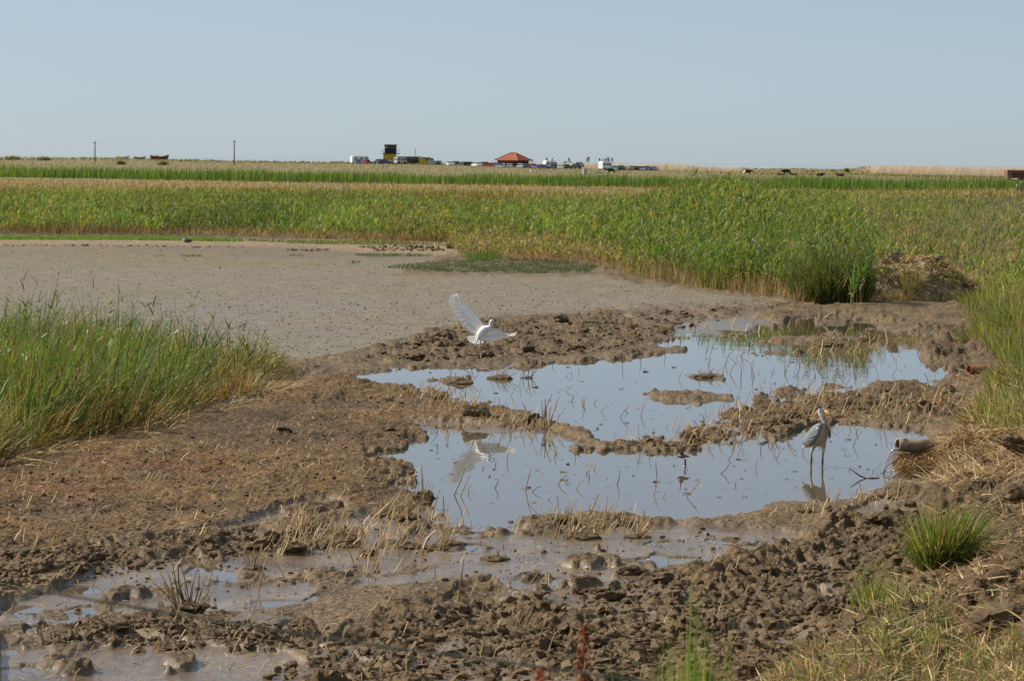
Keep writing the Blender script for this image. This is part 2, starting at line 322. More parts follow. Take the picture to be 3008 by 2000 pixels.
def ground():
    x, y = GX, GY; shp = x.shape
    wob = fbm(x * 1.1, y * 0.5, 4, 3)                      # roughens every traced edge
    fine = fbm(x * 5, y * 2.2, 3, 9)
    edge = 7 * wob + 4 * fine
    z = np.full(shp, 0.09) + 0.03 * fbm(x * 0.25, y * 0.12, 3, 1)
    col = np.empty(shp + (3,)); col[:] = (0.140, 0.096, 0.052)
    wet = np.full(shp, 0.22); amp = np.full(shp, 0.22)
    def paint(m, c=None, w=None, a=None, zz=None):
        nonlocal z, wet, amp, col
        if c is not None: col = col + (np.array(c) - col) * m[..., None]
        if w is not None: wet = wet + (w - wet) * m
        if a is not None: amp = amp + (a - amp) * m
        if zz is not None: z = z + (zz - z) * m
    def msk(p, f=14, e=1.0): return sst(-f, f, sdf(p, GU, GV) + edge * e)
    # the dried flat and its paler shore
    fl = msk(FLAT, 10)
    paint(fl, (0.190, 0.156, 0.112), 0.22, 0.035, 0.055)
    band = sst(0.1, 0.6, fbm(x * 0.05, y * 0.03, 3, 21))
    olive = sst(0.0, 0.5, fbm(x * 0.04 + 7, y * 0.06, 3, 22)); paint(fl * olive * 0.55, (0.165, 0.150, 0.082)); paint(fl * sst(-0.1, 0.4, fbm(x * 0.06 - 3, y * 0.05, 2, 23)) * sst(95, 75, y) * 0.7, (0.170, 0.148, 0.122), 0.5)
    paint(fl * sst(112, 128, y) * sst(142, 132, y) * 0.7, (0.150, 0.112, 0.072))
    paint(fl * band * 0.5, (0.190, 0.150, 0.082))
    paint(msk(SHORE, 6, 0.5), (0.26, 0.19, 0.115), 0.1, 0.10, 0.10)
    paint(msk(LEFT_PLAIN, 12), (0.138, 0.084, 0.038), 0.10, 0.30, 0.12)
    paint(msk(RED_PATCH, 30) * 0.75 * sst(-0.5, 0.4, fbm(x * 0.9, y * 0.5, 3, 33)), (0.140, 0.068, 0.028))
    damp = sst(0.05, 0.45, fbm(x * 0.42 + 11, y * 0.22, 3, 34)) * msk(LEFT_PLAIN, 12); paint(damp * 0.75, (0.078, 0.048, 0.023), 0.45)
    for q_, (p, a) in enumerate(CHURN): paint(msk(p, 12) * (0.55 if q_ == 1 else 1.0), (0.112, 0.074, 0.037), 0.12, a * (0.75 if q_ in (2, 3) else 1), 0.045 if q_ in (2, 3) else 0.085)
    for p in FILM: paint(msk(p, 6), (0.150, 0.110, 0.070), 0.92, 0.05, 0.012)
    smear = sst(0.0, 0.4, fbm(x * 0.75 + 2, y * 0.33, 3, 58)) * sst(0.45, 0.7, amp) * (y < 48)
    amp = amp * np.where(y < 48, 0.6, 1.0) * (1 - 0.85 * smear); z = z + (0.045 - z) * smear * 0.8; col = col + (np.array((0.165, 0.122, 0.078)) - col) * (0.7 * smear)[..., None]; wet = np.maximum(wet, 0.72 * smear)
    sc_ = sst(-5, 8, sdf(FILM[3], GU, GV) + edge); z = z + (0.003 + 0.022 * fbm(x * 1.6, y * 1.0, 3, 59) - z) * sc_
    isl = sst(0.12, 0.38, fbm(x * 1.5 - 4, y * 0.75, 3, 60)) * np.max([msk(p, 6) for p in FILM[:3]], 0) * (wet > 0.6)
    z = z + 0.028 * isl; amp = amp + 0.32 * isl; wet = wet * (1 - 0.75 * isl); col = col + (np.array((0.105, 0.070, 0.036)) - col) * (0.85 * isl)[..., None]
    # height detail
    wx = x + 0.10 * fbm(x * 3, y * 3, 2, 5); wy = y + 0.10 * fbm(x * 3 + 9, y * 3, 2, 6)
    c1 = cells(wx / 0.30, wy / 0.36, 41); c2 = cells(wx / 0.15, wy / 0.20, 42); c3 = cells(wx / 0.075, wy / 0.11, 43)
    pat = sst(-0.35, 0.45, fbm(x * 0.55, y * 0.4, 3, 44))
    far = sst(75, 50, y)                                       # relief finer than the sheet resolves fades out
    big = sst(0.25, 0.7, fbm(x * 1.1 + 5, y * 0.7, 2, 48))
    det = (0.13 * c1 * pat + 0.22 * c1 * big + 0.11 * c2 * (0.3 + 0.7 * pat) + 0.07 * c3 - 0.035) + 0.05 * fbm(x * 1.4, y * 1.0, 4, 45) + 0.055 * (0.4 - np.abs(perlin(wx * 6.5, wy * 4.5, 51))) + 0.03 * (0.4 - np.abs(perlin(wx * 14, wy * 9, 52)))
    det = np.where(y > 75, 0.05 * fbm(x * 1.4, y * 1.0, 3, 45) + 0.22 * c1 * pat - 0.02, det)
    step = fbm(x * 0.8 + 3, y * 0.45, 3, 53); terr = sst(-0.03, 0.05, step) + sst(0.38, 0.45, step)
    z = z + amp * det * 1.25 + 0.006 * fine * (1 - fl) + 0.055 * (terr - 1) * sst(0.12, 0.25, amp)
    hole = sst(0.38, 0.5, fbm(wx * 2.6, wy * 1.7, 2, 47)) * sst(0.45, 0.8, amp) * (y < 75)
    z = z - 0.12 * hole
    for hx, hy, hr in [(1925,1200,22),(2005,1205,24),(1962,1222,16),(2060,1165,18),(2078,1180,12),(1900,1262,14),(2030,1262,16),(1850,1300,18),(1945,1310,14),(2000,1325,16),(1790,1345,14),(1880,1370,18),(1700,1395,14),(1650,1365,16),(1610,1425,14),(1930,1390,16),(1760,1430,16),(1830,1445,14),(1560,1465,16),(1480,1420,12),(1690,1480,18),(1630,1510,20),(2050,1230,12),(1975,1275,12),(1410,1500,16),(1300,1475,16),(980,1455,14)]:
        p = at(hx * S, hy * S); g_ = hr * S * p.y / F; dd_ = np.hypot((x - p.x) / g_, (y - p.y) / (2.2 * g_)) + 0.25 * fine; z = z - 0.13 * sst(1.0, 0.75, dd_) + 0.035 * sst(1.7, 1.15, dd_) * sst(0.9, 1.1, dd_)
    # ponds and pools are cut below the water level
    pond = np.maximum(sdf(POND_A, GU, GV), sdf(POND_B, GU, GV)) + edge * 1.35 + 5 * fbm(x * 9, y * 3.5, 2, 12)
    for p in ISLETS: pond = np.minimum(pond, -(sdf(p, GU, GV) + edge * 1.2))
    near = sst(-18, -3, pond); wet = np.maximum(wet, 0.55 * near * (1 - sst(0.04, 0.12, z)))
    col = col * (1 - 0.15 * near * (1 - sst(0.03, 0.12, z)))[..., None]
    cut = sst(-5, 9, pond)
    z = z + (-0.16 - z) * cut
    low = sst(-30, 0, pond) * (1 - cut); z = z - low * 0.03
    for cx, cy, rx, ry in POOLS:
        a = np.linspace(0, 2 * np.pi, 24, endpoint=False)
        p = d_([(cx + rx * math.cos(t), cy + ry * math.sin(t)) for t in a])
        s = sst(-5, 5, sdf(p, GU, GV, 60) + edge * 0.5); z = z + (-0.05 - z) * s; wet = np.maximum(wet, s * 0.8)
    # the vegetated bank rising on the right
    foot = [(21, 1640, 1700), (0, 1850, 1450), (0, 1985, 1330), (0, 2095, 1210), (0, 2125, 1130), (0, 2150, 1060), (0, 2175, 1010), (0, 2225, 960), (0, 2245, 880), (0, 2225, 800), (0, 2215, 730), (0, 2260, 690), (0, 2250, 650)]
    fp = [at(a * S, b * S) for _, a, b in foot]
    fy = [p.y for p in fp]; fx = [p.x for p in fp]
    for D_, px in ((125, 2030), (145, 1850), (170, 1680), (230, 1700), (330, 1900), (380, 2500)):
        fy.append(D_); fx.append((px * S - 1504) * D_ / F)
    fy = np.array(fy); fx = np.array(fx); o = np.argsort(fy); fxi = np.interp(y, fy[o], fx[o])
    lat = x - fxi
    top = np.interp(y, [20, 40, 60, 90, 130, 330, 400, 450], [0.9, 0.9, 0.9, 1.0, 1.25, 1.25, 0.5, 0.0])
    slope = np.interp(y, [20, 90, 130, 200], [0.42, 0.42, 0.30, 0.15])
    bank = top * (1 - np.exp(-np.clip(lat, 0, None) * slope / np.maximum(top, 0.05))) 
    bm_ = sst(-0.1, 0.5, lat + 0.35 * wob) * (y < 400)
    z = z + bank * (1 + 0.10 * wob)
    z = z + bm_ * (y < 80) * (0.5 * c1 * pat + 0.3 * c2 + 0.05 * wob) * 0.45
    paint(bm_, (0.105, 0.068, 0.036), 0.0)
    veg = sst(-10, 10, sdf(VEG_GROUND, GU, GV) + edge)
    paint(veg * (y > 86), (0.075, 0.065, 0.03), 0.0)
    z = z + 1.35 * np.exp(-((x - 10.3) / 4.2) ** 2 - ((y - 150) / 38) ** 2)
    # far levels: tan meadow, saltmarsh, car park, shingle bank
    paint(sst(150, 165, y) * (GU < 1800) + 0, (0.085, 0.075, 0.03), 0.0, 0.2)
    paint(sst(300, 330, y), (0.21, 0.16, 0.07), 0.0); paint(sst(480, 520, y), (0.20, 0.17, 0.085), 0.0)
    # level of the car park and the skyline of the bank, read from sight lines
    cp = [(-2500, 462), (0, 471), (300, 468), (680, 477), (1028, 481), (1200, 483), (1290, 485), (1340, 486), (1460, 491), (1600, 496), (1700, 497), (1800, 500), (1900, 501), (2100, 506), (2300, 514), (2600, 514), (3008, 523), (6000, 550)]
    sk = [(-2500, 436), (0, 462), (100, 463), (500, 468), (700, 474), (980, 478), (1100, 478), (1300, 477), (1450, 478), (1560, 478), (1640, 478), (1700, 478), (1800, 480), (1870, 484), (1920, 480), (2000, 483), (2100, 490), (2200, 494), (2300, 494), (2480, 496), (2540, 490), (2600, 486), (2750, 486), (2850, 491), (2930, 490), (3008, 492), (6000, 520)]
    P1 = [atD(a, b, 770.0) for a, b in cp]; P2 = [atD(a, b, 850.0) for a, b in sk]
    a_ = x / y
    z1 = np.interp(a_, [p.x / p.y for p in P1], [p.z for p in P1]); z2 = np.interp(a_, [p.x / p.y for p in P2], [p.z for p in P2])
    z = np.where(y > 560, z + (z1 - z) * sst(560, 770, y) , z)
    z = np.where(y > 790, z1 + (z2 - z1) * sst(795, 850, y) + 0.15 * fbm(x * 0.12, y * 0.05, 3, 61) * sst(800, 830, y), z)
    z = np.where(y > 850, z2 + (-2.0 - z2) * sst(860, 960, y), z)
    sh = sst(800, 815, y + 6 * wob) * np.clip(sst(1250, 1330, GU) - sst(2130, 2230, GU) + sst(2480, 2560, GU), 0, 1)
    paint(sst(775, 800, y), (0.19, 0.17, 0.085)); paint(sh, (0.38, 0.27, 0.18))
    # the bank the photograph is taken from
    nb = sst(22.5, 4, y) * 1.0; z = np.where(y < 22.5, z * (1 - nb) + np.interp(y, [3, 4, 21, 22.5], [2.3, 2.3, 0.15, 0.1]) * nb + 0.0, z)
    paint(sst(21, 18, y), (0.12, 0.10, 0.05), 0.0)
    # straw-coloured to earthy mottling on the churned ground
    mot = fbm(x * 2.1, y * 1.2, 3, 71)
    col = col * (1 + 0.30 * mot * (1 - 0.7 * fl))[..., None]
    wet = wet * np.maximum(sst(0.16, 0.04, z), smear) + 0.1 * sst(0.3, -0.1, mot) * (amp > 0.5)
    wet = np.clip(np.where(y > 300, 0, wet), 0, 1)
    return z, col, wet
VEG_GROUND = d_([(1010, 560), (1450, 620), (1480, 645), (1700, 672), (1830, 690), (1960, 700), (2060, 620), (2600, 600), (2600, 480), (1000, 480), (-500, 480), (-500, 546), (560, 548), (1000, 560)])
GZ, GC, GW = ground()
R_, C_ = GZ.shape
idx = np.arange(R_ * C_).reshape(R_, C_)
quads = np.stack([idx[1:, :-1], idx[1:, 1:], idx[:-1, 1:], idx[:-1, :-1]], -1).reshape(-1, 4)
gme = mesh_np('ground', np.stack([GX, GY, GZ], -1), quads, GC, {'wet': GW}, smooth=True)
tag(obj('ground', gme, M['ground']), 'muddy marsh ground with churned mud, a dried flat and far shingle bank', kind='structure')

def gz(x, y):                                  # height of the ground sheet
    x = np.asarray(x, float); y = np.asarray(y, float)
    u, v = UV(x, y)
    i = np.clip(np.searchsorted(Uax, u) - 1, 0, C_ - 2); j = np.clip(np.searchsorted(Vax, v) - 1, 0, R_ - 2)
    a = np.clip((u - Uax[i]) / (Uax[i + 1] - Uax[i]), 0, 1); b = np.clip((v - Vax[j]) / (Vax[j + 1] - Vax[j]), 0, 1)
    return (GZ[j, i] * (1 - a) + GZ[j, i + 1] * a) * (1 - b) + (GZ[j + 1, i] * (1 - a) + GZ[j + 1, i + 1] * a) * b
def on(px, py):                                # where the sight line first meets the ground
    d = ray(px, py); q = np.linspace(1 / 18.0, 1 / 1000.0, 4000); D = 1 / q; t = D / d.y
    z = H + d.z * t; g = gz(d.x * t, D)
    k = np.argmax(z <= g)
    return Vector((d.x * t[k], D[k], g[k]))
def ond(a, b): return on(a * S, b * S)
def scatter(poly, n, f=None, uni='image'):     # n points on the ground whose place in the photo lies in the outline
    P = np.array(poly, float) * S; got = []; tot = 0
    vlo = P[:, 1].min() - 20; vhi = P[:, 1].max() + 260; ulo = P[:, 0].min() - 60; uhi = P[:, 0].max() + 60
    for _ in range(60):
        u = rng.uniform(ulo, uhi, n * 3); v = rng.uniform(max(vlo, HOR + 36), vhi, n * 3)
        y = F * H / (v - HOR); x = (u - 1504) * y / F; z = gz(x, y); px, py = proj(x, y, z)
        ins = sdf(P, px, py, 5) > 0
        if f is not None: ins &= f(x, y, z)
        got.append(np.stack([x, y, z], -1)[ins]); tot += ins.sum()
        if tot >= n: break
    return np.concatenate(got)[:n]

# water and sea
wm = mesh_np('pond_water', [[-14, 18, 0], [14, 18, 0], [30, 92, 0], [-30, 92, 0]], [[0, 1, 2, 3]])
tag(obj('pond_water', wm, M['water']), 'shallow still marsh pool reflecting the sky', kind='structure')
sm = mesh_np('sea', [[-9000, 930, -0.5], [9000, 930, -0.5], [30000, 40000, -0.5], [-30000, 40000, -0.5]], [[0, 1, 2, 3]])
tag(obj('sea', sm, M['water']), 'pale calm sea beyond the shingle bank', kind='structure')

# ------------------------------------------------------------------ blades
def unit(v): return v / np.maximum(np.linalg.norm(v, axis=-1, keepdims=True), 1e-9)
def ribbons(P, d, L, W, droop, cb, ct, segs=3, face=None):
    n = len(P); d = unit(d); L = np.broadcast_to(L, n)[:, None]; W = np.broadcast_to(W, n)[:, None]; g = np.broadcast_to(droop, n)[:, None]
    if face is None:
        a = rng.uniform(0, 2 * np.pi, n); face = np.stack([np.cos(a), np.sin(a), np.zeros(n)], -1)
    wv = unit(face - d * (face * d).sum(-1, keepdims=True))
    V = np.empty((n, 2 * segs + 1, 3)); Cc = np.empty((n, 2 * segs + 1, 3))
    for k in range(segs + 1):
        t = k / segs; c = P + d * L * t - np.array([0, 0, 1.0]) * g * L * t * t
        w = W * (0.5 if t == 0 else (1 - t) ** 0.6 * 0.55)
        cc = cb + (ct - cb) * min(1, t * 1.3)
        if k < segs:
            V[:, 2 * k] = c - wv * w; V[:, 2 * k + 1] = c + wv * w; Cc[:, 2 * k] = cc; Cc[:, 2 * k + 1] = cc
        else: V[:, 2 * k] = c; Cc[:, 2 * k] = cc
    f = []
    for k in range(segs - 1): f += [[2 * k, 2 * k + 1, 2 * k + 3], [2 * k, 2 * k + 3, 2 * k + 2]]
    f.append([2 * segs - 2, 2 * segs - 1, 2 * segs])
    f = np.array(f); Fc = (np.arange(n)[:, None, None] * (2 * segs + 1) + f[None]).reshape(-1, 3)
    return V.reshape(-1, 3), Fc, Cc.reshape(-1, 3)
def join(parts):
    V, Fc, C = [], [], []; o = 0
    for v, f, c in parts: V.append(v); Fc.append(f + o); C.append(c); o += len(v)
    return np.concatenate(V), np.concatenate(Fc), np.concatenate(C)
def pal(n, cols, wts=None, jit=0.18):
    cols = np.array(cols, float); k = rng.choice(len(cols), n, p=None if wts is None else np.array(wts) / sum(wts))
    return cols[k] * (1 + jit * rng.standard_normal((n, 1))).clip(0.5, 1.6)
def dirs(n, lean, bias=(0, 0)):
    a = rng.uniform(0, 2 * np.pi, n); l = np.abs(rng.normal(0, lean, n))
    return np.stack([np.cos(a) * l + bias[0], np.sin(a) * l + bias[1], np.ones(n)], -1)
def grass(P, hgt, wid, lean, droop, cb, ct, segs=2, bias=(0.05, 0), up_base=-0.02):
    n = len(P); P = P + np.array([0, 0, up_base])
    return ribbons(P, dirs(n, lean, bias), hgt, wid, droop * rng.uniform(0.3, 1.3, n), cb, ct, segs)
def reeds(P, hgt, wid, leaves, stem_c, leaf_c, llen=0.45, lw=0.03, lean=0.12, lo=0.25):
    n = len(P); h = np.broadcast_to(hgt, n); d = unit(dirs(n, lean, (0.06, 0)))
    parts = [ribbons(P - [0, 0, .03], d, h, wid, 0.03, stem_c, stem_c * 1.0, 2)]
    k = np.repeat(np.arange(n), leaves); m = len(k); t = rng.uniform(lo, 1.0, m)
    base = P[k] + d[k] * (h[k] * t)[:, None]
    a = rng.uniform(0, 2 * np.pi, m); el = rng.uniform(0.7, 3.4, m)
    dd = np.stack([np.cos(a) + 0.25, np.sin(a), el], -1)
    lc = leaf_c[k] * (1 + 0.22 * rng.standard_normal((m, 1))).clip(0.4, 1.8)
    yel = rng.random(m) < 0.03; lc[yel] = lc[yel] * [1.5, 1.2, 0.9]
    dead = rng.random(m) < 0.05; lc[dead] = np.array([0.33, 0.25, 0.12]) * rng.uniform(0.6, 1.1, (dead.sum(), 1))
    drybase = (t < lo + 0.14)[:, None]; lc = np.where(drybase & (rng.random((m, 1)) < 0.5), np.array([[0.26, 0.19, 0.09]]), lc)
    parts.append(ribbons(base, dd, llen * rng.uniform(0.6, 1.3, m), lw * rng.uniform(0.7, 1.3, m), rng.uniform(0.15, 0.8, m), lc * 0.9, lc, 3))
    return join(parts)
def stuff(name, data, label, m=None):
    v, f, c = data
    o = obj(name, mesh_np(name, v, f, c), m or M['leaf']); tag(o, label, kind='stuff'); return o

G1, G2, G3 = (0.085, 0.150, 0.028), (0.115, 0.180, 0.034), (0.165, 0.195, 0.045)      # reed greens
YG, TAN, STRAW, RUST, DRY = (0.25, 0.225, 0.045), (0.38, 0.27, 0.115), (0.52, 0.39, 0.20), (0.26, 0.13, 0.05), (0.29, 0.195, 0.09)
OLIVE = (0.135, 0.135, 0.04)

# --- left sedge bed
LB = [(-250, 1110), (0, 1062), (60, 1040), (130, 1020), (250, 1000), (330, 990), (400, 972), (440, 945), (520, 922), (600, 905), (680, 885), (715, 862), (690, 848), (640, 832), (480, 815), (300, 800), (0, 790), (-250, 780)]
P = scatter(LB, 21000)
cen = scatter(LB, 130); cid = np.argmin((P[:, None, 0] - cen[None, :, 0]) ** 2 + 0.35 * (P[:, None, 1] - cen[None, :, 1]) ** 2, 1)
off = P[:, :2] - cen[cid][:, :2]; rad_ = np.hypot(off[:, 0], off[:, 1] * 0.5)
px, py = proj(P[:, 0], P[:, 1], P[:, 2]); edgeb = sdf(np.array(LB) * S, px, py, 80) < 20
ch = rng.uniform(0.55, 1.15, len(cen)); cmix = rng.random(len(cen))
hs = np.interp(px / S, [-250, 0, 150, 330, 450, 560, 690], [1.55, 1.55, 1.75, 1.5, 1.15, 0.92, 0.60]) * ch[cid] * rng.uniform(0.55, 1.12, len(P)) * np.exp(-(rad_ / 0.62) ** 2 * 0.5)
keep = rng.random(len(P)) < np.exp(-(rad_ / 0.75) ** 2) + 0.12
P, cid, off, hs, px, edgeb = P[keep], cid[keep], off[keep], hs[keep], px[keep], edgeb[keep]
n = len(P); ct = pal(n, [G1, G2, G3, YG, (0.06, 0.115, 0.022)], [4, 4, 2, 0.8, 2]) * np.array(0.55 + 0.7 * rng.random(len(cen))[cid])[:, None]
dryk = (cmix[cid] > 0.72) & (rng.random(n) < 0.6) | (edgeb & (rng.random(n) < 0.5)) | ((px / S > 480) & (rng.random(n) < 0.5)) | (rng.random(n) < 0.13)
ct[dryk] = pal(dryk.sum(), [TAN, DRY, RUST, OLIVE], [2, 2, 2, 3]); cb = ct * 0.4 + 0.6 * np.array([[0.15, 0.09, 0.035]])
a_ = rng.uniform(0, 2 * np.pi, n); ll = np.abs(rng.normal(0, 0.2, n))
dd = np.stack([np.cos(a_) * ll + off[:, 0] * 1.0 + 0.20, np.sin(a_) * ll + off[:, 1] * 0.45 - 0.10, np.ones(n)], -1)
hs = hs * np.where(edgeb, 0.65, 1.0)
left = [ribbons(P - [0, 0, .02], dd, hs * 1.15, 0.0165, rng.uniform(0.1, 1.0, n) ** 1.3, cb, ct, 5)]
k = (rng.random(n) < 0.05) & ~edgeb
left.append(reeds(P[k], hs[k] * 1.0, 0.012, 4, pal(k.sum(), [G2, G3]), pal(k.sum(), [G1, G2, G3], [2, 3, 2]), 0.34, 0.022, 0.16))
stuff('sedge_bed', join(left), 'lush green sedge bed spilling over the mud edge at the left', M['sedge'])
# straw skirt below the bed
P = scatter([(0, 1010), (0, 1085), (120, 1060), (260, 1020), (420, 985), (700, 895), (690, 870), (520, 900), (400, 940), (200, 985)], 2600)
P = P[fbm(P[:, 0] * 1.6, P[:, 1] * 0.7, 2, 84) + 0.3 * rng.standard_normal(len(P)) > 0.05]
n = len(P); a = rng.uniform(-1.6, 1.6, n)
stuff('fallen_straw', ribbons(P + [0, 0, .01], np.stack([np.cos(a), np.sin(a) * 0.8 - 0.5, rng.uniform(0.02, 0.5, n)], -1), rng.uniform(0.15, 0.5, n), 0.013, 0.15, pal(n, [TAN, STRAW, RUST, DRY]), pal(n, [TAN, STRAW, DRY]), 3), 'fallen straw along the foot of the green sedge bed', M['straw'])

# --- mid reed beds (left and centre), bands set out on the ground by distance
def band(poly, n, hgt, wid, lean, cols, wts, basec, segs=2, droop=0.15, patch=None):
    P = scatter(poly, n); n = len(P); ct = pal(n, cols, wts)
    if patch is not None:
        pm = fbm(P[:, 0] * patch[0], P[:, 1] * patch[0] * 0.25, 3, patch[1]); k = pm > patch[2]; ct[k] = pal(k.sum(), patch[3])
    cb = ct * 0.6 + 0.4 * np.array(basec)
    uneven = (1 + 0.28 * fbm(P[:, 0] * 0.12, P[:, 1] * 0.03, 3, 77)).clip(0.4, 1.6)
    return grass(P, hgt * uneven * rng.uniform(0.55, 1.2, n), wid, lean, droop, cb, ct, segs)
fr = [band([(-300, 536), (560, 545), (1040, 562), (1060, 548), (560, 530), (-300, 522)], 5200, 0.50, 0.03, 0.5, [TAN, RUST, OLIVE, DRY], [2, 1.5, 3, 2], (0.10, 0.06, 0.025), 3, patch=(0.11, 94, 0.1, [(0.10, 0.07, 0.025), RUST, (0.09, 0.08, 0.03)])),
      band([(-300, 470), (1000, 478), (1500, 480), (1500, 452), (900, 440), (-300, 434)], 13000, 0.85, 0.075, 0.5, [YG, G3, OLIVE, G2], [3, 2, 2, 2], (0.10, 0.08, 0.03), 2, patch=(0.06, 92, 0.3, [OLIVE, RUST, (0.15, 0.11, 0.03)]))]
P = scatter([(-300, 530), (560, 537), (1040, 558), (1180, 520), (1040, 462), (-300, 450)], 9000)
pm = fbm(P[:, 0] * 0.09, P[:, 1] * 0.03, 3, 91); lc = pal(len(P), [G1, G2, G3, YG], [2, 4, 4, 1.2]) * 1.25; q = pm > 0.4; lc[q] = pal(q.sum(), [OLIVE, G3, YG], [2, 3, 1]) * 1.1; q = pm < -0.25; lc[q] *= 0.6
fr.append(reeds(P, rng.uniform(0.5, 1.15, len(P)) * (1 + 0.45 * fbm(P[:, 0] * 0.15, P[:, 1] * 0.05, 3, 99)).clip(0.4, 1.7), 0.03, 9, lc * 0.8, lc, 0.44, 0.042, 0.2, 0.15))
stuff('reed_bed', join(fr), 'band of mixed green and rusty reeds behind the dried mud flat')
mid = scatter([(1120, 560), (1440, 600), (1500, 560), (2000, 560), (1900, 470), (1560, 470), (1150, 500), (1000, 530)], 5200)
def tall(P, lo, hi, s=0.25): return rng.uniform(lo, hi, len(P)) * (1 + 0.3 * fbm(P[:, 0] * s, P[:, 1] * s * 0.4, 3, 78)).clip(0.5, 1.6)
tc = [reeds(mid, tall(mid, 0.8, 1.5), 0.02, 8, pal(len(mid), [G2, OLIVE, DRY]), pal(len(mid), [G1, G2, G3, YG], [2, 4, 4, 1.2]) * (1.15 + 0.4 * fbm(mid[:, 0] * 0.2, mid[:, 1] * 0.07, 3, 93))[:, None].clip(.6, 1.6), 0.48, 0.040, 0.16)]
frn = scatter([(1440, 640), (1560, 655), (1700, 672), (1830, 688), (1960, 690), (2000, 600), (1900, 545), (1500, 560), (1430, 600)], 3000)
frn = np.concatenate([frn, scatter([(1820, 694), (1985, 704), (2000, 660), (1960, 620), (1830, 640)], 420)])
tc.append(reeds(frn, tall(frn, 0.8, 1.6, 0.5), 0.018, 8, pal(len(frn), [G2, DRY, TAN]), pal(len(frn), [G1, G2, G3, YG], [3, 4, 3, 1]), 0.42, 0.034, 0.12, 0.3))
stuff('reed_thicket', join(tc), 'tall bright green reed thicket in the middle distance')
dry = scatter([(1045, 590), (1380, 612), (1460, 640), (1500, 600), (1400, 560), (1150, 545), (1030, 560)], 2600)
tcd = [reeds(dry, rng.uniform(0.35, 0.8, len(dry)), 0.016, 5, pal(len(dry), [TAN, DRY, RUST]), pal(len(dry), [(0.36, 0.29, 0.14), TAN, OLIVE, G3, YG], [2, 2, 3, 3, 2]), 0.26, 0.034, 0.2)]
stuff('dry_reeds', join(tcd), 'low dry straw-coloured reeds at the front of the green thicket')
fs = scatter([(1470, 640), (1570, 658), (1700, 676), (1840, 694), (1900, 700), (1840, 680), (1700, 660), (1560, 645)], 1500)
stuff('reed_fringe', grass(fs, rng.uniform(0.25, 0.7, len(fs)), 0.014, 0.2, 0.1, pal(len(fs), [TAN, RUST, DRY]), pal(len(fs), [TAN, STRAW, DRY]), 2), 'tan dead stems fringing the front of the reed thicket', M['straw'])

# --- right-hand bank meadow
mb = band([(1880, 640), (1700, 470), (1980, 445), (2600, 440), (2600, 640), (2300, 700), (2230, 690), (2100, 640), (1960, 640)], 17000, 0.46, 0.024, 0.6, [(0.19, 0.29, 0.06), (0.26, 0.31, 0.08), (0.33, 0.30, 0.07), (0.46, 0.35, 0.16), STRAW], [3, 3, 2, 2.2, 1], (0.22, 0.18, 0.07), 3, patch=(0.25, 95, 0.35, [(0.46, 0.35, 0.16), STRAW, DRY, (0.2, 0.2, 0.06)]))
P = scatter([(1500, 560), (1450, 480), (1560, 440), (1640, 420), (1800, 430), (1960, 470), (1960, 560), (1700, 590)], 4200)
pxm, _ = proj(P[:, 0], P[:, 1], P[:, 2])
mr = reeds(P, tall(P, 1.1, 2.2) * (0.42 + 0.58 * np.exp(-((pxm - 2103) / 210.) ** 2)), 0.022, 6, pal(len(P), [G2, OLIVE]), pal(len(P), [G1, G2, G3, YG], [1.5, 4, 4, 3]), 0.52, 0.046, 0.14)
P = scatter([(1900, 680), (1800, 460), (2050, 445), (2358, 436), (2600, 436), (2600, 640), (2300, 690), (2200, 640)], 6500)
px_, py_ = proj(P[:, 0], P[:, 1], P[:, 2]); kk = rng.random(len(P)) < np.clip(1.25 - (px_ / S - 1950) / 420, 0.32, 1); P = P[kk]; px_ = px_[kk]
mr2 = reeds(P, rng.uniform(0.5, 1.25, len(P)) * np.clip(1.2 - (px_ / S - 1950) / 700, .5, 1.2), 0.016, 6, pal(len(P), [G2, OLIVE, DRY]), pal(len(P), [G1, G2, G3, YG, OLIVE, TAN], [1.5, 4, 4, 1.5, 2, 1]) * (1.15 + 0.35 * fbm(P[:, 0] * 0.2, P[:, 1] * 0.07, 3, 98))[:, None].clip(.6, 1.6), 0.36, 0.034, 0.2)
stuff('bank_meadow', join([mb, mr, mr2]), 'rough meadow of green and tan grass on the raised bank at the right')
# --- tan meadow, far reed belt, saltmarsh
stuff('tan_meadow', join([band([(-400, 440), (1500, 452), (2600, 462), (2600, 438), (1500, 424), (-400, 410)], 18000, 0.65, 0.09, 0.4, [TAN, STRAW, DRY, OLIVE], [4, 1.5, 2, 2.5], (0.22, 0.15, 0.06), 2, patch=(0.05, 96, 0.4, [OLIVE, G3, RUST]))]), 'tan seeding meadow in front of the far reed belt')
def strip(D0, D1, x0, x1, n, hgt, wid, cols, wts, lean=0.12, base=(0.05, 0.06, 0.015)):
    u = rng.uniform(x0, x1, n) * S; y = rng.uniform(D0, D1, n) + (np.interp(u, [0, 1000, 2400], [100, 45, 6]) if D0 == 455 else 0); x = (u - 1504) * y / F
    P = np.stack([x, y, gz(x, y)], -1); wv = 1 + 0.45 * fbm(x * 0.05, y * 0.03, 3, 97)
    ct = pal(n, cols, wts); cb = ct * 0.55 + 0.45 * np.array(base)
    return grass(P, hgt * wv * rng.uniform(0.7, 1.1, n), wid, lean, 0.06, cb, ct, 2)
stuff('reed_belt', strip(455, 500, -350, 2700, 18000, 2.1, 0.14, [G1, G2, G3, (0.07, 0.15, 0.03)], [3, 3, 1.5, 2]), 'long dark green reed belt in front of the far car park')
